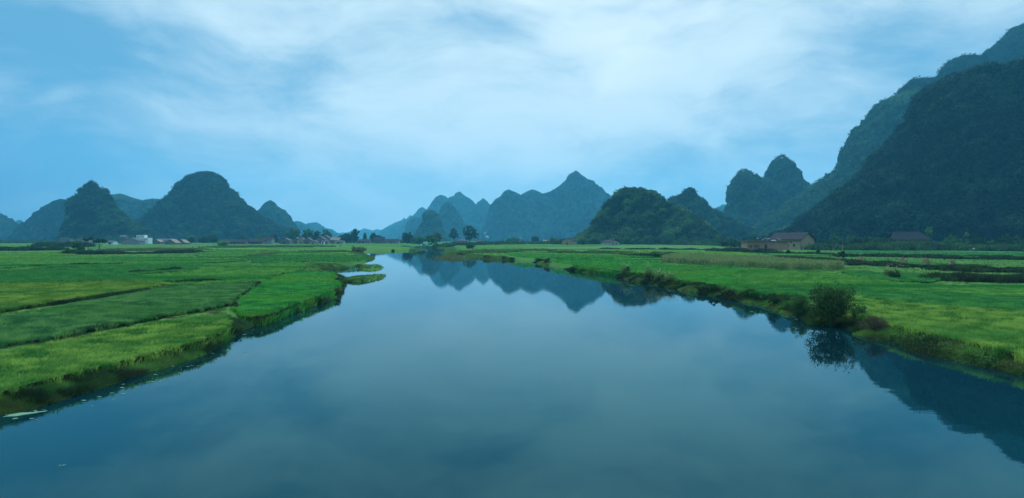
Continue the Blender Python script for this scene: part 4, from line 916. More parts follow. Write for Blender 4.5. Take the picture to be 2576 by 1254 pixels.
def bush(X, Y, H, W, kind, label, seed, n=60, leafk=1.0, z=None, group=None, wild=False, name='bush', rz=0):
    p = hit(X, Y); gz = float(p[2])
    d = float(p[1]); h, w = hpx(H, d), hpx(W, d)
    t = empty(name, (float(p[0]), d, gz)); rng = np.random.default_rng(seed)
    mb = MB(); R_ = random.Random(seed)
    for i in range(9):
        a = R_.uniform(0, 6.28); e = (math.cos(a)*w*.35, math.sin(a)*w*.35, h*R_.uniform(.5, .85))
        mb.tube([(0, 0, -0.15), (e[0]*.4, e[1]*.4, e[2]*.55), e], [h*.018+.01, h*.012+.006, .004], 5)
    mb.build('stem', M_bark, t)
    leaf = max(0.035, d*0.0009)*leafk
    c = rng.normal(size=(n, 3)); c /= np.linalg.norm(c, axis=1)[:, None]; c *= (0.35+0.62*rng.random(n)**0.6)[:, None]
    c *= (1+0.6*vnoise(c*2.4+seed, seed))[:, None]
    c = c*np.array([w*.45, w*.4, h*.48])+np.array([0, 0, h*.50])
    V, T, v = leaves(c, w*.10*(0.6+0.9*rng.random(n)), 34, leaf, rng)
    if wild:                                              # long whips above the crown
        k = 90; s = rng.normal(size=(k, 3))*np.array([w*.22, w*.2, 0])+np.array([w*.06, 0, h*.8]); L = h*(0.12+0.30*rng.random(k)**2)
        V2, F2, v2 = blades(s, L, np.full(k, 0.03), 2, rng, .5, w*.03); 
        pts = np.repeat(s, 6, 0)+np.column_stack([rng.normal(size=(k*6, 2))*0.12, rng.random(k*6)*np.repeat(L, 6)*0.95])
        V3, T3, v3 = leaves(pts, 0.06, 3, leaf*0.8, rng)
        q = F2[0]; tt = np.vstack([q[:, :3], q[:, [0, 2, 3]]])
        T = np.vstack([T, tt+len(V), F2[1]+len(V), T3+len(V)+len(V2)]); V = np.vstack([V, V2, V3]); v = np.concatenate([v, v2, v3])
    add_mesh('foliage', V, T, LEAF[kind], t, v=v)
    return tag(t, label, 'bush', group)
# the large bush overhanging the water on the right, and its smaller neighbours
bush(2093, 812, 88, 112, 'dark', 'large dense dark bush leaning over the river at the right bank', 401, 230, 1.5, wild=True)
bush(2205, 836, 40, 70, 'brown', 'tangled dark brownish bush right of the large dark bush', 402, 110)
bush(2160, 800, 34, 44, 'green', 'low green shrub tucked against the right side of the large bush', 403, 70)
bush(2010, 782, 44, 56, 'green', 'soft green grassy bush just left of the large dark bush', 404, 110)
bush(1948, 768, 28, 34, 'dark', 'small dark bush beside the orange earth path', 405, 60)
bush(1888, 748, 24, 32, 'green', 'small green bush at the left end of the orange earth path', 406, 60)
for i, (X, Y, H, W, k, lab) in enumerate([
 (1578, 693, 24, 24, 'olive', 'olive bank bush leftmost of the plumed grass clumps'), (1632, 703, 24, 28, 'olive', 'olive bank bush under the tallest grass plumes'), (1660, 711, 22, 24, 'green', 'green bank bush right of the plumed clump'),
 (1683, 716, 22, 28, 'olive', 'olive bank bush with pale seed heads'), (1720, 722, 16, 26, 'green', 'low green bush on the bank below the vivid paddy'), (1765, 733, 18, 26, 'dark', 'dark low bush on the bank below the paddy corner'),
 (1795, 736, 24, 24, 'dark', 'upright dark bush in the middle of the right bank'), (1830, 744, 22, 34, 'brown', 'brown low bush in the middle of the right bank'), (1862, 750, 18, 26, 'olive', 'olive low bush left of the orange path'),
 (1542, 686, 14, 22, 'brown', 'brown low bush on the thin bank left of the plumes'), (1500, 683, 11, 26, 'brown', 'brown low bush on the thin right shore'), (1448, 678, 9, 24, 'dark', 'dark low bush on the thin right shore'),
 (1377, 663, 16, 16, 'brown', 'brown round bush at the corner of the right shore'), (1358, 659, 13, 24, 'olive', 'olive bush at the corner of the right shore'), (1267, 653, 10, 9, 'brown', 'small dark brown stump like bush on the far right shore'),
 (1288, 654, 7, 14, 'brown', 'low brown bush right of the stump like bush'), (1225, 650, 9, 16, 'brown', 'brown bush at the middle of the far right shore'), (1158, 643, 9, 18, 'brown', 'brown bush on the far right point'),
 (1181, 626, 17, 24, 'green', 'green bush below the tall dark central tree'), (1095, 625, 13, 20, 'green', 'green bush at the water edge of the bend'), (1130, 622, 9, 26, 'green', 'low green bush right of the bend')]):
    bush(X, Y, H*0.8, W, {'brown': 'olive', 'dark': 'green'}.get(k, k) if i % 3 else k, lab.replace('brown ', 'dull ') if k == 'brown' else lab.replace('dark ', 'leafy ') if k == 'dark' else lab, 420+i, 50)
for i, (X, Y, H, W, k, lab) in enumerate([
 (902, 636, 12, 38, 'olive', 'reddish green bush standing in the water near the far bend'), (988, 634, 4, 8, 'olive', 'tiny bush at the far water edge'),
 (845, 760, 26, 30, 'olive', 'olive grass bush on the tip of the vivid paddy'), (852, 720, 22, 22, 'green', 'green bush at the right tip of the vivid paddy'), (800, 772, 16, 34, 'dark', 'dark low bush on the left bank below the vivid paddy'),
 (735, 790, 14, 46, 'brown', 'brown low bush on the left bank below the vivid paddy'), (705, 800, 15, 28, 'brown', 'reddish brown bush where the path meets the bank'), (592, 777, 18, 24, 'brown', 'brown bush at the fork of the field path'),
 (640, 815, 16, 44, 'olive', 'olive low bush at the landing by the left bank'), (590, 842, 18, 34, 'dark', 'dark tuft on the bank below the nearest paddy tip'), (272, 940, 22, 40, 'green', 'green tuft beside the bank path on the lower left'),
 (205, 632, 15, 16, 'dark', 'very dark bush under the islet trees'), (560, 619, 12, 30, 'light', 'pale yellow green bush in front of the left dome'), (2251, 703, 22, 34, 'dark', 'dark spiky clump in the small deep green paddy'),
 (2117, 650, 16, 24, 'dark', 'dark bush beside the wooden pole'), (1982, 640, 9, 12, 'dark', 'small dark bush in front of the mud brick house'), (2058, 641, 12, 10, 'dark', 'small upright dark bush right of the mud brick house')]):
    bush(X, Y, H, W, k, lab, 450+i, 60)
# tall plumed grasses on the right bank
def plumes():
    m = foliage_mat('plume', (0.20, 0.22, 0.12), (0.42, 0.42, 0.30), None, 0.3)
    for i, (X, Y, H, lab) in enumerate([(1575, 690, 26, 'pale plumed grass leftmost on the right bank'), (1634, 700, 34, 'tallest pale plumed grass on the right bank'), (1660, 706, 26, 'pale plumed grass between two bank bushes'), (1688, 712, 28, 'rightmost pale plumed grass on the bank'), (2240, 700, 30, 'thin plumed grass in the small deep green paddy')]):
        p = hit(X, Y); d = float(p[1]); gz = float(p[2]); rng = np.random.default_rng(i)
        t = empty('plumed_grass', (float(p[0]), d, gz)); h = hpx(H, d); k = 46
        B = rng.normal(size=(k, 3))*np.array([.45, .35, 0]); V, Fl, v = blades(B, np.full(k, h), np.full(k, 0.05), 2, rng, .45, .1)
        add_mesh('blades', V, Fl, M_reed, t, v=v)
        c = B[:22]*1.3+np.column_stack([rng.normal(size=(22, 2))*0.22, h*(0.75+0.35*rng.random(22))])
        V, T, v = leaves(c, 0.08, 5, 0.07, rng, 2.5); add_mesh('plumes', V, T, m, t, v=v)
        tag(t, lab, 'grass', 'plumed grasses on the right bank')
plumes()

# ------------------------------------------------------------------ buildings
M_mud = solid_mat('mud_brick', (0.27, 0.195, 0.10), (0.35, 0.26, 0.14), 1.6, 0.95, 0.3)
M_brown = solid_mat('raw_brick', (0.30, 0.155, 0.085), (0.40, 0.22, 0.13), 3.0, 0.95, 0.3, (1, 1, 3))
M_village = solid_mat('village_brick', (0.10, 0.08, 0.065), (0.17, 0.135, 0.10), 1.5, 0.95, 0.3)
M_grey = solid_mat('grey_wall', (0.16, 0.16, 0.16), (0.24, 0.23, 0.22), 1.0, 0.9, 0.2)
M_pale = solid_mat('pale_wall', (0.28, 0.27, 0.22), (0.38, 0.37, 0.31), 1.0, 0.9, 0.1)
M_white = solid_mat('white_wall', (0.52, 0.54, 0.54), (0.66, 0.66, 0.64), 0.8, 0.8)
M_tile = solid_mat('dark_tile', (0.020, 0.018, 0.020), (0.045, 0.040, 0.042), 2.0, 0.9, 0.6, (1, 1, 1), bscale=4, spec=0.02)
M_tile2 = solid_mat('grey_tile', (0.055, 0.058, 0.068), (0.10, 0.10, 0.11), 2.0, 0.9, 0.6, (1, 1, 1), bscale=4, spec=0.02)
M_thatch = solid_mat('thatch', (0.11, 0.09, 0.06), (0.19, 0.155, 0.10), 2.0, 0.95, 0.6)
M_dark = solid_mat('dark_opening', (0.008, 0.008, 0.010), (0.016, 0.015, 0.015), 2.0, 0.9)
M_wood = solid_mat('weathered_wood', (0.20, 0.16, 0.11), (0.34, 0.28, 0.20), 4.0, 0.9)
def wall_box(mb, w, dp, h): mb.box(-w/2, w/2, -dp/2, dp/2, -0.4, h)
def house(X, d, wpx, eave_px, ridge_px, facing, wall, roof, label, depth=7.0, group='houses of the valley villages', wins=2, rz=0.0, door=True, name='farmhouse', zoff=0.0):
    """facing 'gable': the triangular end looks at the river; 'side': the roof slope does"""
    w = hpx(wpx, d); he = hpx(eave_px, d); hr = hpx(ridge_px, d); x, y, g = w2(X, d)
    t = empty(name, (x, y+depth/2, g+zoff), rz); mb = MB(); wall_box(mb, w, depth, he)
    o = 0.35
    if facing == 'gable':
        for s in (-1, 1):
            yy = s*(depth/2); mb.add([(-w/2, yy, he), (w/2, yy, he), (0, yy, hr-0.12)], T=[(0, 1, 2)] if s < 0 else [(1, 0, 2)])
        rb_ = MB(); k = (hr-he)/(w/2)
        for s in (-1, 1):
            a = (s*(w/2+o), he-k*o); b = (0, hr)
            V = [(a[0], -depth/2-o, a[1]), (b[0], -depth/2-o, b[1]), (b[0], depth/2+o, b[1]), (a[0], depth/2+o, a[1])]
            V2 = [(p[0], p[1], p[2]+0.2) for p in V]; rb_.add(V+V2, [(0, 1, 2, 3), (7, 6, 5, 4), (0, 4, 5, 1), (3, 2, 6, 7), (0, 3, 7, 4), (1, 5, 6, 2)])
    else:
        for s in (-1, 1):
            xx = s*w/2; mb.add([(xx, -depth/2, he), (xx, depth/2, he), (xx, 0, hr-0.12)], T=[(0, 1, 2)])
        rb_ = MB(); k = (hr-he)/(depth/2)
        for s in (-1, 1):
            a = (s*(depth/2+o), he-k*o); b = (0, hr)
            V = [(-w/2-o, a[0], a[1]), (w/2+o, a[0], a[1]), (w/2+o, b[0], b[1]), (-w/2-o, b[0], b[1])]
            V2 = [(p[0], p[1], p[2]+0.2) for p in V]; rb_.add(V+V2, [(0, 1, 2, 3), (7, 6, 5, 4), (0, 4, 5, 1), (3, 2, 6, 7), (0, 3, 7, 4), (1, 5, 6, 2)])
    mb.build('wall', wall, t); rb_.build('roof', roof, t)
    for i in range(wins):
        cx = (i+1)/(wins+1)*w-w/2; b = MB(); s = min(0.55, w*.12); zc = he*0.58
        b.box(cx-s, cx+s, -depth/2-0.06, -depth/2+0.02, zc-s*.9, zc+s*.9); f = b.build('window', M_dark, t)
        b = MB(); b.box(cx-s-.08, cx+s+.08, -depth/2-0.10, -depth/2-0.065, zc-s*.9-.12, zc-s*.9-.02); b.build('sill', M_wood, f)
    if door:
        b = MB(); cx = -w*.5*0.05; b.box(cx-.5, cx+.5, -depth/2-0.05, -depth/2+0.02, 0, min(1.9, he*.8)); b.build('door', M_dark, t)
    return tag(t, label, 'house', group)

# left villages
HL = [
 (276, 560, 18, 7, 9, 'side', M_white, M_tile2, 'small white house seen between the islet tree and the big shed', 2, 0),
 (328, 545, 44, 9, 17, 'gable', M_grey, M_tile2, 'big grey shed with a broad sloping roof on the left', 0, 0),
 (308, 700, 15, 17, 21, 'side', M_village, M_tile2, 'brown house half hidden behind the big grey shed', 2, 0),
 (162, 760, 26, 10, 13, 'side', M_village, M_tile, 'low dark roofed house behind the left hedge', 0, 0),
 (208, 760, 24, 10, 13, 'side', M_grey, M_tile, 'low dark roofed house just left of the islet tree', 0, 0),
 (393, 600, 18, 6, 11, 'gable', M_village, M_thatch, 'small brown gabled hut left of the long grey roof', 0, 0),
 (412, 640, 40, 8, 13, 'side', M_grey, M_tile2, 'long grey roofed house left of the thatched huts', 0, 0),
 (428, 560, 27, 4, 13, 'gable', M_thatch, M_thatch, 'straw thatched hut with a steep roof on the left', 0, 0),
 (455, 575, 22, 4, 12, 'gable', M_village, M_thatch, 'dark gabled hut right of the straw thatched hut', 0, 0),
 (590, 590, 52, 6, 12, 'side', M_village, M_tile, 'long dark roofed farmhouse in front of the left dome', 2, .04),
 (640, 600, 40, 6, 12, 'side', M_village, M_tile, 'long dark roofed farmhouse right of a similar longer one', 2, 0),
 (668, 640, 30, 10, 17, 'side', M_grey, M_tile, 'grey farmhouse roof behind the long dark ones', 1, 0),
 (715, 620, 25, 9, 15, 'gable', M_village, M_tile2, 'farmhouse with a pale edged gable at the left end of the village', 1, 0),
 (744, 650, 18, 9, 16, 'gable', M_village, M_tile2, 'brown gabled house right of the pale edged gable', 1, 0),
 (757, 640, 18, 9, 16, 'gable', M_mud, M_tile2, 'tan gabled house in the tight village row', 1, 0),
 (773, 640, 19, 9, 16, 'gable', M_village, M_tile2, 'brown gabled house in the middle of the tight village row', 1, 0),
 (787, 600, 20, 5, 9, 'gable', M_mud, M_tile2, 'low tan hut in front of the village row', 1, 0),
 (795, 640, 6, 7, 9, 'side', M_white, M_tile2, 'tiny white walled house in the village row', 1, 0),
 (805, 680, 24, 11, 18, 'gable', M_village, M_tile2, 'brown gabled house right of the tiny white one', 1, 0),
 (818, 700, 22, 13, 21, 'gable', M_village, M_tile2, 'tallest brown gabled house of the village', 1, 0),
 (812, 600, 7, 7, 8.5, 'side', M_white, M_tile2, 'white square house front beside a tan wall', 1, 0),
 (820, 610, 12, 6, 10, 'side', M_mud, M_tile2, 'tan house attached right of the white square front', 1, 0),
 (842, 690, 22, 9, 15, 'side', M_village, M_thatch, 'thatched house left of the dark grove', 1, 0),
 (852, 630, 22, 6, 8, 'side', M_pale, M_tile2, 'low pale walled house below the dark grove', 2, 0),
 (915, 720, 30, 6, 10, 'side', M_grey, M_tile, 'low grey house right of the dark grove', 1, 0),
 (952, 720, 26, 8, 16, 'side', M_village, M_tile, 'two storey brown house left of the river bend', 2, 0),
 (985, 720, 34, 6, 11, 'side', M_grey, M_tile, 'long low grey house left of the river bend', 2, 0),
 (1150, 740, 20, 4, 7, 'side', M_village, M_tile, 'low brown house between the two central trees', 1, 0),
 (1165, 760, 24, 6, 11, 'side', M_grey, M_tile2, 'low grey house behind the tall central tree', 1, 0),
 (1207, 640, 20, 8, 13, 'gable', M_pale, M_tile2, 'pale gabled house right of the tall central tree', 1, 0),
 (1312, 640, 17, 6, 11, 'gable', M_mud, M_tile2, 'small tan gabled house in the middle distance', 1, 0),
 (1325, 660, 16, 4, 6, 'side', M_grey, M_tile, 'low grey shed attached right of the small tan house', 0, 0),
 (1374, 700, 14, 6, 9, 'side', M_mud, M_thatch, 'tiny brown roofed house among far trees', 0, 0),
]
for i, (X, d, w, e, r, fc, wl, rf, lab, wn, rz) in enumerate(HL):
    house(X, d, w, e, r, fc, wl, rf, lab, min(9, hpx(w, d)*1.1), wins=wn, rz=rz, door=(wn > 0))
house(1434, 545, 28, 10, 16, 'gable', M_mud, M_tile, 'tan gabled farmhouse at the left foot of the round hill', 12, wins=0, rz=-.35)
house(1538, 500, 30, 7, 13, 'gable', M_pale, M_tile, 'pale grey farmhouse in front of the round hill', 11, wins=2, rz=.5, door=False)

def white_block():
    d = 690; x, y, g = w2(352, d); t = empty('white_building', (x, y, g))
    mb = MB(); k = d/F
    mb.box(-9*k, 11*k, 0, 6, 15*k, 21.5*k); mb.build('upper_floor', M_white, t)
    mb = MB(); mb.box(-2*k, 21*k, 0.0, 8, -.3, 14.6*k); mb.build('lower_floor', M_white, t)
    for cx in (-5, 1, 7): b = MB(); b.box((cx-1)*k, (cx+1)*k, -.06, .02, 16.5*k, 19.5*k); b.build('window', M_dark, t)
    for cx in (2, 7, 12, 17): b = MB(); b.box((cx-.9)*k, (cx+.9)*k, -.06, .02, 8.5*k, 12*k); b.build('window', M_dark, t)
    tag(t, 'white stepped two level building with dark windows behind the grey shed', 'building')
white_block()

def site():
    """unfinished brick building with people on its flat roof, and the mud brick farmhouse beside it"""
    d = 322; k = d/F
    x, y, g = w2(1931, d); t = empty('unfinished_building', (x, y, g), 0)
    w = 104*k; h = 21*k
    front = [(-w/2, -w/2+4), (-w/2+6.2, -w/2+7.6), (-w/2+9.2, w/2)]
    mb = MB(); x0 = -w/2; ops = [(1.2, 2.4, .9, 2.3), (3.4, 4.2, 0.2, 2.4), (4.6, 5.9, .9, 2.3), (8.4, 9.9, .2, 2.4)]
    prev = 0.0
    for a, b, z0, z1 in ops:                               # front wall built round its openings
        mb.box(x0+prev, x0+a, 0, .3, -.3, h); mb.box(x0+a, x0+b, 0, .3, z1, h); mb.box(x0+a, x0+b, 0, .3, -.3, z0); prev = b
    mb.box(x0+prev, w/2, 0, .3, -.3, h); mb.box(x0, x0+.3, .3, 8, -.3, h); mb.box(w/2-.3, w/2, .3, 8, -.3, h); mb.box(x0, w/2, 8, 8.3, -.3, h)
    mb.box(x0+.3, w/2-.3, 4, 4.2, -.3, h-.05)
    mb.build('wall', M_brown, t)
    mb = MB(); mb.box(x0-.8, w/2+.6, -.7, 8.6, h+.003, h+.28)
    R_ = random.Random(2)
    for i in range(26): a = R_.uniform(x0, w/2-1.5); mb.box(a, a+R_.uniform(.6, 1.8), R_.uniform(-.6, 3), R_.uniform(3.2, 5), h+.283, h+.283+R_.uniform(.04, .16))
    mb.build('roof_slab', M_thatch, t)
    for i in range(11):
        a = x0+.3+i*1.12+R_.uniform(-.25, .25)
        if i > 7 and i != 9: continue
        b = MB(); b.tube([(a, -.45, 0), (a+R_.uniform(-.1, .1), -.45, h+.002)], .05, 6); b.build('scaffold_pole', M_wood, t)
    for z, a, bb in ((1.25, .1, 6.2), (2.9, .0, 9.5)):
        b = MB(); b.tube([(x0+a, -.52, z), (x0+bb, -.52, z+.06)], .05, 6); b.build('scaffold_rail', M_wood, t)
    tag(t, 'unfinished brown brick building with scaffold poles and people on its flat roof', 'building')
    l = MB(); lx = -w/2+12.6
    for s in (0, .45): l.tube([(x+lx+s+1.8, y-2.2, g-.05), (x+lx+s, y-.78, g+h+.5)], .055, 6)
    for i in range(9): f = i/9+.05; l.tube([(x+lx+1.8*(1-f), y-2.2+1.42*f, g+(h+.5)*f), (x+lx+.45+1.8*(1-f), y-2.2+1.42*f, g+(h+.5)*f)], .03, 5)
    tag(l.build('ladder', M_wood), 'pale wooden ladder leaning against the unfinished building', 'ladder')
    # farmhouse: long side and gable both seen
    d2 = 330; k = d2/F; X0, X1, X2 = 1972, 2008, 2057
    x, y, g = w2(2015, d2); t = empty('mud_brick_farmhouse', (x, y, g), 0)
    wg = 47*k; ln = 17.0; he = 26*k; hr = 42*k
    # gable faces us, the long wall runs back to the left
    ang = 0.62
    ca, sa = math.cos(ang), math.sin(ang)
    def rot(P): return [(p[0]*ca-p[1]*sa, p[0]*sa+p[1]*ca, p[2]) for p in P]
    wg = wg/ca*1.06
    def rbox(mb, *a):
        m2 = MB(); m2.box(*a); V = rot(m2.V[0]); mb.add(V, m2.Q[0])
    mb = MB(); rbox(mb, 0, wg, 0, ln, -.3, he)
    for yy in (0, ln): mb.add(rot([(0, yy, he), (wg, yy, he), (wg/2, yy, hr-.1)]), T=[(0, 1, 2)])
    mb.build('wall', M_mud, t)
    rf = MB(); o = .75; kk = (hr-he)/(wg/2)
    for s in (0, 1):
        ex = -o if s == 0 else wg+o
        V = [(ex, -o, he-kk*o), (wg/2, -o, hr), (wg/2, ln+o, hr), (ex, ln+o, he-kk*o)]; V2 = [(p[0], p[1], p[2]+.28) for p in V]
        rf.add(rot(V+V2), [(0, 1, 2, 3), (7, 6, 5, 4), (0, 4, 5, 1), (3, 2, 6, 7), (0, 3, 7, 4), (1, 5, 6, 2)])
    rf.build('roof', M_tile, t)
    for yy, z0, z1, wd, nm in ((3.2, 1.4, 2.6, 1.0, 'window'), (6.5, 1.4, 2.6, 1.0, 'window'), (9.6, 0, 2.4, 1.5, 'door'), (5.0, 3.3, 4.2, .8, 'window')):
        b = MB(); rbox(b, -.06, .02, yy, yy+wd, z0, z1); f = b.build(nm, M_dark, t)
        b = MB(); rbox(b, -.12, -.065, yy-.15, yy+wd+.15, z1+.02, z1+.2); b.build('lintel', M_wood, f)
    tag(t, 'yellow mud brick farmhouse with a dark tiled roof beside the building site', 'house')
    # long tiled roof among the trees further right
    d3 = 352; k = d3/F; x, y, g = w2(2290, d3); t = empty('tiled_house', (x, y, g)); w = 100*k
    mb = MB(); mb.box(-w/2, w/2, 0, 8, -.3, 23*k); mb.build('wall', M_mud, t)
    rf = MB(); z0, z1 = 22*k, 42*k
    V = [(-w/2-.6, -.8, z0), (w/2+.6, -.8, z0), (w/2-3.5, 4, z1), (-w/2+3.5, 4, z1)]; V2 = [(p[0], p[1], p[2]+.25) for p in V]
    rf.add(V+V2, [(0, 1, 2, 3), (7, 6, 5, 4), (0, 4, 5, 1), (3, 2, 6, 7), (0, 3, 7, 4), (1, 5, 6, 2)])
    V = [(-w/2-.6, 8.8, z0), (w/2+.6, 8.8, z0), (w/2-3.5, 4, z1), (-w/2+3.5, 4, z1)]; V2 = [(p[0], p[1], p[2]+.25) for p in V]
    rf.add(V+V2, [(0, 1, 2, 3), (7, 6, 5, 4), (0, 4, 5, 1), (3, 2, 6, 7), (0, 3, 7, 4), (1, 5, 6, 2)])
    rf.build('roof', M_tile, t)
    b = MB(); b.box(-1, 0, -.06, .02, 0, 2); b.build('door', M_dark, t)
    tag(t, 'house with a grey tiled roof half buried in trees under the right mountain', 'house')
site()

# ------------------------------------------------------------------ people
M_skin = solid_mat('skin', (0.28, 0.16, 0.10), (0.32, 0.19, 0.12), 4)
M_hair = solid_mat('hair', (0.01, 0.01, 0.01), (0.02, 0.018, 0.015), 4)
CL = {'white': solid_mat('cloth_white', (0.65, 0.67, 0.70), (0.78, 0.78, 0.78), 5), 'dark': solid_mat('cloth_dark', (0.02, 0.022, 0.03), (0.035, 0.035, 0.045), 5),
      'blue': solid_mat('cloth_blue', (0.04, 0.09, 0.22), (0.06, 0.12, 0.28), 5), 'grey': solid_mat('cloth_grey', (0.14, 0.14, 0.15), (0.2, 0.2, 0.2), 5)}
def person_mesh(pose):
    """one continuous skinned figure, 1.68 m"""
    J = {'pel': (0, 0, .92, .135), 'wai': (0, .01, 1.08, .12), 'che': (0, .0, 1.28, .155), 'nec': (0, 0, 1.45, .055), 'hd1': (0, -.01, 1.53, .085), 'hd2': (0, -.01, 1.62, .09)}
    for s, t in ((-1, 'L'), (1, 'R')):
        J['sh'+t] = (s*.19, 0, 1.38, .06); J['el'+t] = (s*.26, .02, 1.11, .042); J['wr'+t] = (s*.27, -.06, .87, .03)
        J['hip'+t] = (s*.09, 0, .86, .10); J['kn'+t] = (s*.11, -.02, .47, .062); J['an'+t] = (s*.12, .03, .08, .042); J['to'+t] = (s*.13, -.14, .035, .035)
        J['ha'+t] = (s*.275, -.09, .79, .035)
    if pose == 'bend':
        J.update({'wai': (0, -.06, 1.05, .12), 'che': (0, -.25, 1.15, .15), 'nec': (0, -.40, 1.20, .055), 'hd1': (0, -.47, 1.22, .085), 'hd2': (0, -.53, 1.20, .09)})
        for s, t in ((-1, 'L'), (1, 'R')): J['sh'+t] = (s*.18, -.33, 1.16, .06); J['el'+t] = (s*.22, -.40, .90, .042); J['wr'+t] = (s*.18, -.50, .68, .03); J['ha'+t] = (s*.17, -.53, .60, .035)
    if pose == 'squat':
        J.update({'pel': (0, .12, .34, .14), 'wai': (0, .08, .50, .12), 'che': (0, -.02, .70, .155), 'nec': (0, -.08, .86, .055), 'hd1': (0, -.12, .94, .085), 'hd2': (0, -.13, 1.03, .09)})
        for s, t in ((-1, 'L'), (1, 'R')):
            J['sh'+t] = (s*.19, -.05, .79, .06); J['el'+t] = (s*.25, -.25, .60, .042); J['wr'+t] = (s*.12, -.42, .50, .03); J['ha'+t] = (s*.10, -.49, .46, .035)
            J['hip'+t] = (s*.10, .08, .30, .10); J['kn'+t] = (s*.18, -.30, .48, .065); J['an'+t] = (s*.14, -.06, .08, .042); J['to'+t] = (s*.16, -.24, .035, .035)
    E = [('pel', 'wai'), ('wai', 'che'), ('che', 'nec'), ('nec', 'hd1'), ('hd1', 'hd2')]
    for t in 'LR': E += [('che', 'sh'+t), ('sh'+t, 'el'+t), ('el'+t, 'wr'+t), ('wr'+t, 'ha'+t), ('pel', 'hip'+t), ('hip'+t, 'kn'+t), ('kn'+t, 'an'+t), ('an'+t, 'to'+t)]
    ks = list(J); me = bpy.data.meshes.new('person'); me.from_pydata([J[k][:3] for k in ks], [(ks.index(a), ks.index(b)) for a, b in E], [])
    o = bpy.data.objects.new('person', me); C.objects.link(o)
    sk = o.modifiers.new('s', 'SKIN'); sv = me.skin_vertices[0].data
    for i, k in enumerate(ks): r = J[k][3]; sv[i].radius = (r, r*.8 if k in ('che', 'wai', 'pel') else r); sv[i].use_root = (k == 'pel')
    ss = o.modifiers.new('d', 'SUBSURF'); ss.levels = 1; ss.render_levels = 1
    bpy.context.view_layer.update()
    ev = o.evaluated_get(bpy.context.evaluated_depsgraph_get()); m2 = bpy.data.meshes.new_from_object(ev)
    bpy.data.objects.remove(o); return m2, J
def person(loc, rz, pose, shirt, trousers, label, hat=False, group=None):
    m2, J = PM_[pose]; me = m2.copy(); me.name = 'person'
    me.materials.clear()
    for m in (M_skin, CL[shirt], CL[trousers]): me.materials.append(m)
    hipz = J['pel'][2]; necz = J['nec'][2]; neck = np.array(J['nec'][:3]); 
    for p in me.polygons:
        c = np.array(p.center[:]); dist = {k: np.linalg.norm(c-np.array(J[k][:3])) for k in J}; k = min(dist, key=dist.get)
        p.material_index = 1 if k in ('wai', 'che') or k.startswith(('sh', 'el')) else 2 if k == 'pel' or k.startswith(('hip', 'kn', 'an')) else 0
        p.use_smooth = True
    o = bpy.data.objects.new('person', me); C.objects.link(o); o.location = loc; o.rotation_euler = (0, 0, rz)
    h = J['hd2']; mb = MB()
    if hat:
        a = np.linspace(0, 2*np.pi, 14, endpoint=False); V = [(h[0]+.24*math.cos(t), h[1]+.24*math.sin(t), h[2]+.02) for t in a]+[(h[0], h[1], h[2]+.17)]
        mb.add(V, T=[(i, (i+1) % 14, 14) for i in range(14)]); mb.build('hat', CL['white'], o)
    else:
        ph = np.linspace(0, np.pi*.55, 5); a = np.linspace(0, 2*np.pi, 10, endpoint=False)
        V = [(h[0]+.1*math.sin(p)*math.cos(t), h[1]+.012+.1*math.sin(p)*math.sin(t), h[2]+.02+.1*math.cos(p)) for p in ph for t in a]
        mb.add(V, [(i*10+j, i*10+(j+1) % 10, (i+1)*10+(j+1) % 10, (i+1)*10+j) for i in range(4) for j in range(10)]); mb.build('hair', M_hair, o, smooth=True)
    return tag(o, label, 'person', group)
PM_ = {p: person_mesh(p) for p in ('stand', 'bend', 'squat')}
def people():
    d = 322; zr = float(gnd(d))+21*d/F+.285
    gp = 'people on the flat roof of the building site'
    L = [(1906, 'stand', 'white', 'dark', 'person in a white shirt standing leftmost on the flat roof'), (1913, 'stand', 'dark', 'dark', 'person in dark clothes standing second from the left on the roof'),
         (1917, 'stand', 'dark', 'grey', 'person in a dark shirt and grey trousers standing third from the left on the roof'), (1920.5, 'squat', 'white', 'dark', 'person in white crouching in the middle of the roof group'),
         (1922.5, 'stand', 'grey', 'dark', 'person in a grey shirt standing behind the crouching one'), (1927, 'stand', 'white', 'dark', 'person in a white shirt standing right of the crouching one'),
         (1931, 'bend', 'white', 'grey', 'person in white and grey bending on the right of the roof group'), (1935, 'stand', 'white', 'blue', 'person in a white shirt and blue trousers standing on the roof'),
         (1938, 'stand', 'dark', 'blue', 'person in a dark shirt and blue trousers rightmost of the roof group'), (1957, 'stand', 'white', 'grey', 'person in white standing apart near the ladder top'),
         (1962, 'squat', 'white', 'blue', 'person in white and blue crouching at the right end of the roof')]
    R_ = random.Random(9)
    for X, po, s, t, lab in L:
        x, y, _ = w2(X, d+R_.uniform(.8, 2.5)); person((x, y, zr), R_.uniform(-1.2, 1.2), po, s, t, lab, False, gp)
    m = MB(); R_ = random.Random(5)
    p = at(2447, 633.5); person((float(p[0]), float(p[1]), float(gnd(p[1]))+.15), .6, 'bend', 'white', 'blue', 'farm worker in white with a pale hat bending in the far right paddy', True)
    for X, lab in ((1944, 'pale sack lying at the left edge above the ladder'), (1949, 'pale sack lying just right of the ladder top')):
        x, y, _ = w2(X, d+1.0); mb = MB(); n = 10
        mb.tube([(x-.7, y, zr+.16), (x-.4, y, zr+.22), (x+.3, y+.05, zr+.22), (x+.65, y, zr+.15)], [.08, .2, .2, .07], 10); tag(mb.build('sack', CL['white'], smooth=True), lab, 'sack', 'sacks on the flat roof')
people()

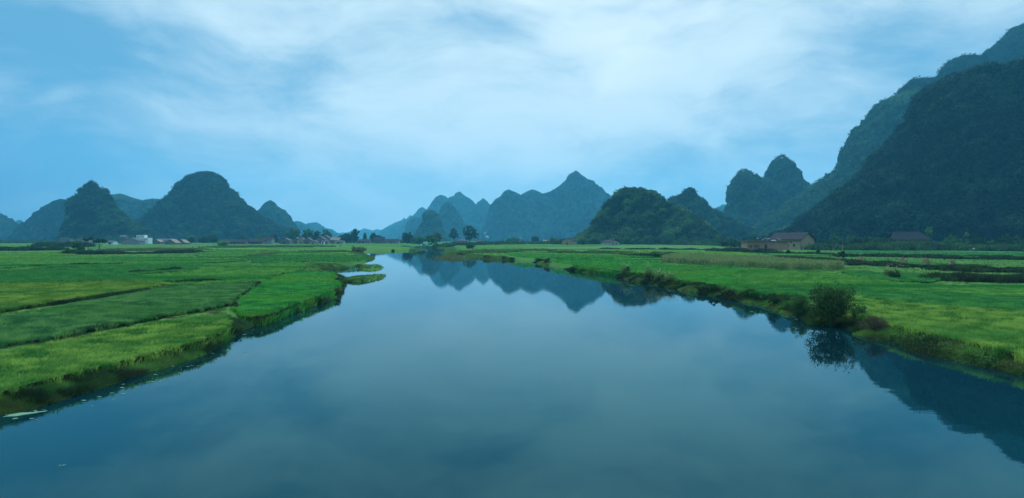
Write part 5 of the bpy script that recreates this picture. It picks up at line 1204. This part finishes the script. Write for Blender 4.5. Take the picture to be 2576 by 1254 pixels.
# ------------------------------------------------------------------ small things
def straw_stacks():
    m = foliage_mat('straw', (0.20, 0.165, 0.085), (0.44, 0.38, 0.21), None, 0.2)
    body = solid_mat('straw_body', (0.16, 0.12, 0.07), (0.26, 0.20, 0.13), 5, 0.95, 0.5)
    for i, (X, Y, W, H, lab) in enumerate([(2115, 656, 16, 9, 'small straw stack leftmost, beside the wooden pole'), (2165, 658.5, 20, 12, 'rounded straw stack second from the left'), (2271, 663, 22, 15, 'straw stack in the middle of the cut paddy'),
                                           (2329, 665, 23, 15, 'wide straw stack right of the middle one'), (2396, 672, 18, 18, 'pointed straw stack at the edge of the weeds'), (2425, 676, 22, 12, 'low slumped straw stack rightmost in the weeds')]):
        p = at(X, Y); d = float(p[1]); w, h = hpx(W, d), hpx(H, d); t = empty('straw_stack', (float(p[0]), d, float(gnd(d))+.0)); rng = np.random.default_rng(i)
        prof = [(1.0, 0), (.98, .15), (.82, .4), (.52, .68), (.25, .88), (.10, 1.0)]; mb = MB(); k = 16; V = []
        for r, z in prof: V += [(w/2*r*math.cos(a)*(1+.1*math.sin(3*a+i+z*3)), w/2*r*math.sin(a), h*z) for a in np.linspace(0, 2*np.pi, k, endpoint=False)]
        V.append((0, 0, h*1.04)); mb.add(V, [(a*k+b, a*k+(b+1) % k, (a+1)*k+(b+1) % k, (a+1)*k+b) for a in range(5) for b in range(k)], [(5*k+b, 5*k+(b+1) % k, 6*k) for b in range(k)])
        mb.build('stack', body, t, smooth=True)
        n = 420; a = rng.random(n)*6.28; z = rng.random(n)**1.3; r = np.interp(z, [q[1] for q in prof], [q[0] for q in prof])*w/2*1.0
        c = np.column_stack([r*np.cos(a), r*np.sin(a), z*h]); V, T, v = leaves(c, .05, 2, .16, rng); add_mesh('loose_straw', V, T, m, t, v=v)
        mb = MB(); mb.tube([(0, 0, h*.9), (.02, 0, h*1.22)], .035, 6); mb.build('centre_pole', M_wood, t)
        tag(t, lab, 'straw stack', 'straw stacks on the cut paddy')
straw_stacks()
def poles():
    p = at(2119, 640); d = float(p[1]); h = hpx(40, d); mb = MB(); mb.tube([(float(p[0]), d, float(gnd(d))-.3), (float(p[0])+.02, d, float(gnd(d))+h)], [.12, .09], 8)
    tag(mb.build('utility_pole', M_wood, smooth=True), 'thin pale wooden pole standing right of the mud brick house', 'pole')
    q = at(2093, 634); q2 = w2(2108, float(q[1]), 611); mb = MB(); mb.tube([(float(q[0]), float(q[1]), float(gnd(q[1]))-.2), q2], .07, 6)
    tag(mb.build('leaning_pole', M_wood), 'leaning bare pole between the house and the upright pole', 'pole')
    for i, (X, Y, H, lab) in enumerate([(2157, 646, 9, 'dark fence post left in the far right paddy edge'), (2168, 650, 10, 'dark fence post behind the second straw stack')]):
        p = at(X, Y); d = float(p[1]); mb = MB(); mb.tube([(float(p[0]), d, float(gnd(d))-.2), (float(p[0])+.03, d, float(gnd(d))+hpx(H, d))], .09, 6); tag(mb.build('fence_post', M_bark), lab, 'post', 'posts at the paddy edge')
poles()
def floating():
    m = foliage_mat('floating_leaf', (0.05, 0.14, 0.08), (0.16, 0.28, 0.19), None, 0.1, rough=0.4)
    rng = np.random.default_rng(8); V = []; T = []; v = []; n = 0
    line = np.vstack([RIVER[3:60]])
    def disc(x, y, r, sx):
        nonlocal n
        k = 8; a = np.linspace(0, 2*np.pi, k, endpoint=False); z = 0.008+rng.random()*.01
        V.extend([(x+r*sx*math.cos(t), y+r*math.sin(t), z) for t in a]); V.append((x, y, z+.004)); T.extend([(n+i, n+(i+1) % k, n+k) for i in range(k)]); v.extend([rng.random()]*(k+1)); n += k+1
    cl = [(38, 1052), (95, 1048), (190, 1019), (235, 1003), (300, 987), (345, 968), (382, 957), (440, 937), (475, 917), (545, 886), (620, 838), (645, 827), (700, 806), (755, 789), (800, 776)]
    for X, Y in cl:
        p = at(X, Y+3, 0.0)
        for i in range(int(rng.integers(2, 6))):
            dx, dy = rng.normal()*.7, rng.normal()*.16
            disc(p[0]+dx, p[1]-.15+dy+dx*.35, 0.025+.04*rng.random(), 1.8)
    for X, Y in [(1570, 704), (1600, 711), (1640, 719), (1700, 731), (1900, 771), (1950, 784), (1985, 797), (2020, 803), (1475, 690), (1530, 694)]:
        p = at(X, Y, 0.0)
        for i in range(5): disc(p[0]+rng.normal()*1.4, p[1]-rng.random()*.4-.1, .05+.05*rng.random(), 2.0)
    tag(add_mesh('floating_leaves', np.array(V), np.array(T), m, v=np.array(v)), 'pale floating water leaves scattered along the river edges', 'water plants', None, 'stuff')
    # the pale raft of weed in the lower left corner
    a = np.linspace(0, 2*np.pi, 40, endpoint=False); p = at(58, 1042, 0.0); W = hpx(66, p[1])/2; H_ = 0.26
    rr = 1+.18*np.sin(3*a+1)+.12*np.sin(7*a)+.07*np.sin(13*a+2)
    Vv = np.column_stack([p[0]+W*rr*np.cos(a), p[1]+H_*rr*np.sin(a)+W*rr*np.cos(a)*.55, np.full(40, .012)]); Vv = np.vstack([Vv, Vv-[0, 0, .03]]); 
    tops = np.vstack([Vv, [[p[0], p[1], .03]]]); F3 = [(i, (i+1) % 40, 80) for i in range(40)]; Q = [(i, i+40, (i+1) % 40+40, (i+1) % 40) for i in range(40)]
    tag(add_mesh('floating_weed_raft', tops, [np.array(Q), np.array(F3)], m, v=np.r_[np.random.default_rng(1).random(81)]), 'pale green raft of floating weed in the lower left corner of the river', 'water plants')
    p = at(152, 1172, 0.0); rng2 = np.random.default_rng(2); V2, T2, v2 = leaves(np.array([[p[0], p[1], .01], [p[0]+.1, p[1]+.03, .01]]), .06, 5, .05, rng2, .1)
    V2[:, 2] = np.clip(V2[:, 2]*.1, 0.004, .03); tag(add_mesh('drifting_weed', V2, T2, m, v=v2), 'tiny drifting weed scrap in the lower left of the open water', 'water plants')
floating()

# ------------------------------------------------------------------ air
def haze():
    m, nt, out = new_mat('haze_air'); p = nt.nodes.new('ShaderNodeVolumePrincipled')
    p.inputs['Color'].default_value = (0.14, 0.66, 0.98, 1); p.inputs['Density'].default_value = 0.000165; p.inputs['Anisotropy'].default_value = 0.15
    nt.links.new(p.outputs[0], out.inputs['Volume'])
    mb = MB(); mb.box(-2300, 2300, -300, 5250, -5.5, 480)
    o = mb.build('haze', m); tag(o, kind='stuff')
haze()

def smoke():
    m, nt, out = new_mat('smoke'); p = nt.nodes.new('ShaderNodeVolumePrincipled'); p.inputs['Color'].default_value = (0.85, 0.93, 1.0, 1)
    tc = nt.nodes.new('ShaderNodeTexCoord'); ln = nt.nodes.new('ShaderNodeVectorMath'); ln.operation = 'LENGTH'; nt.links.new(tc.outputs['Object'], ln.inputs[0])
    f = nrange(nt, ln.outputs['Value'], 0.25, 1.0, 1.0, 0.0)
    n = nrange(nt, nnoise(nt, 1.6, 4, 0.6, (1, 1, 0.7), coord='obj'), 0.38, 0.72)
    a = nt.nodes.new('ShaderNodeMath'); a.operation = 'MULTIPLY'; nt.links.new(f, a.inputs[0]); nt.links.new(n, a.inputs[1])
    b = nt.nodes.new('ShaderNodeMath'); b.operation = 'MULTIPLY'; nt.links.new(a.outputs[0], b.inputs[0]); b.inputs[1].default_value = 0.022
    nt.links.new(b.outputs[0], p.inputs['Density']); nt.links.new(p.outputs[0], out.inputs['Volume'])
    V = []; nu, nv = 20, 12
    for i in range(nv+1):
        for j in range(nu):
            t = math.pi*i/nv; a_ = 2*math.pi*j/nu; V.append((math.sin(t)*math.cos(a_), math.sin(t)*math.sin(a_), math.cos(t)))
    Q = [(i*nu+j, i*nu+(j+1) % nu, (i+1)*nu+(j+1) % nu, (i+1)*nu+j) for i in range(nv) for j in range(nu)]
    o = add_mesh('smoke', np.array(V), np.array(Q), m); d = 900; x, y, _ = w2(1448, d); o.location = (x, y, 24); o.scale = (26, 22, 34); o.rotation_euler = (0, R(14), 0)
    tag(o, 'thin drift of pale smoke rising beside the round wooded hill', 'smoke', None, 'stuff')
smoke()
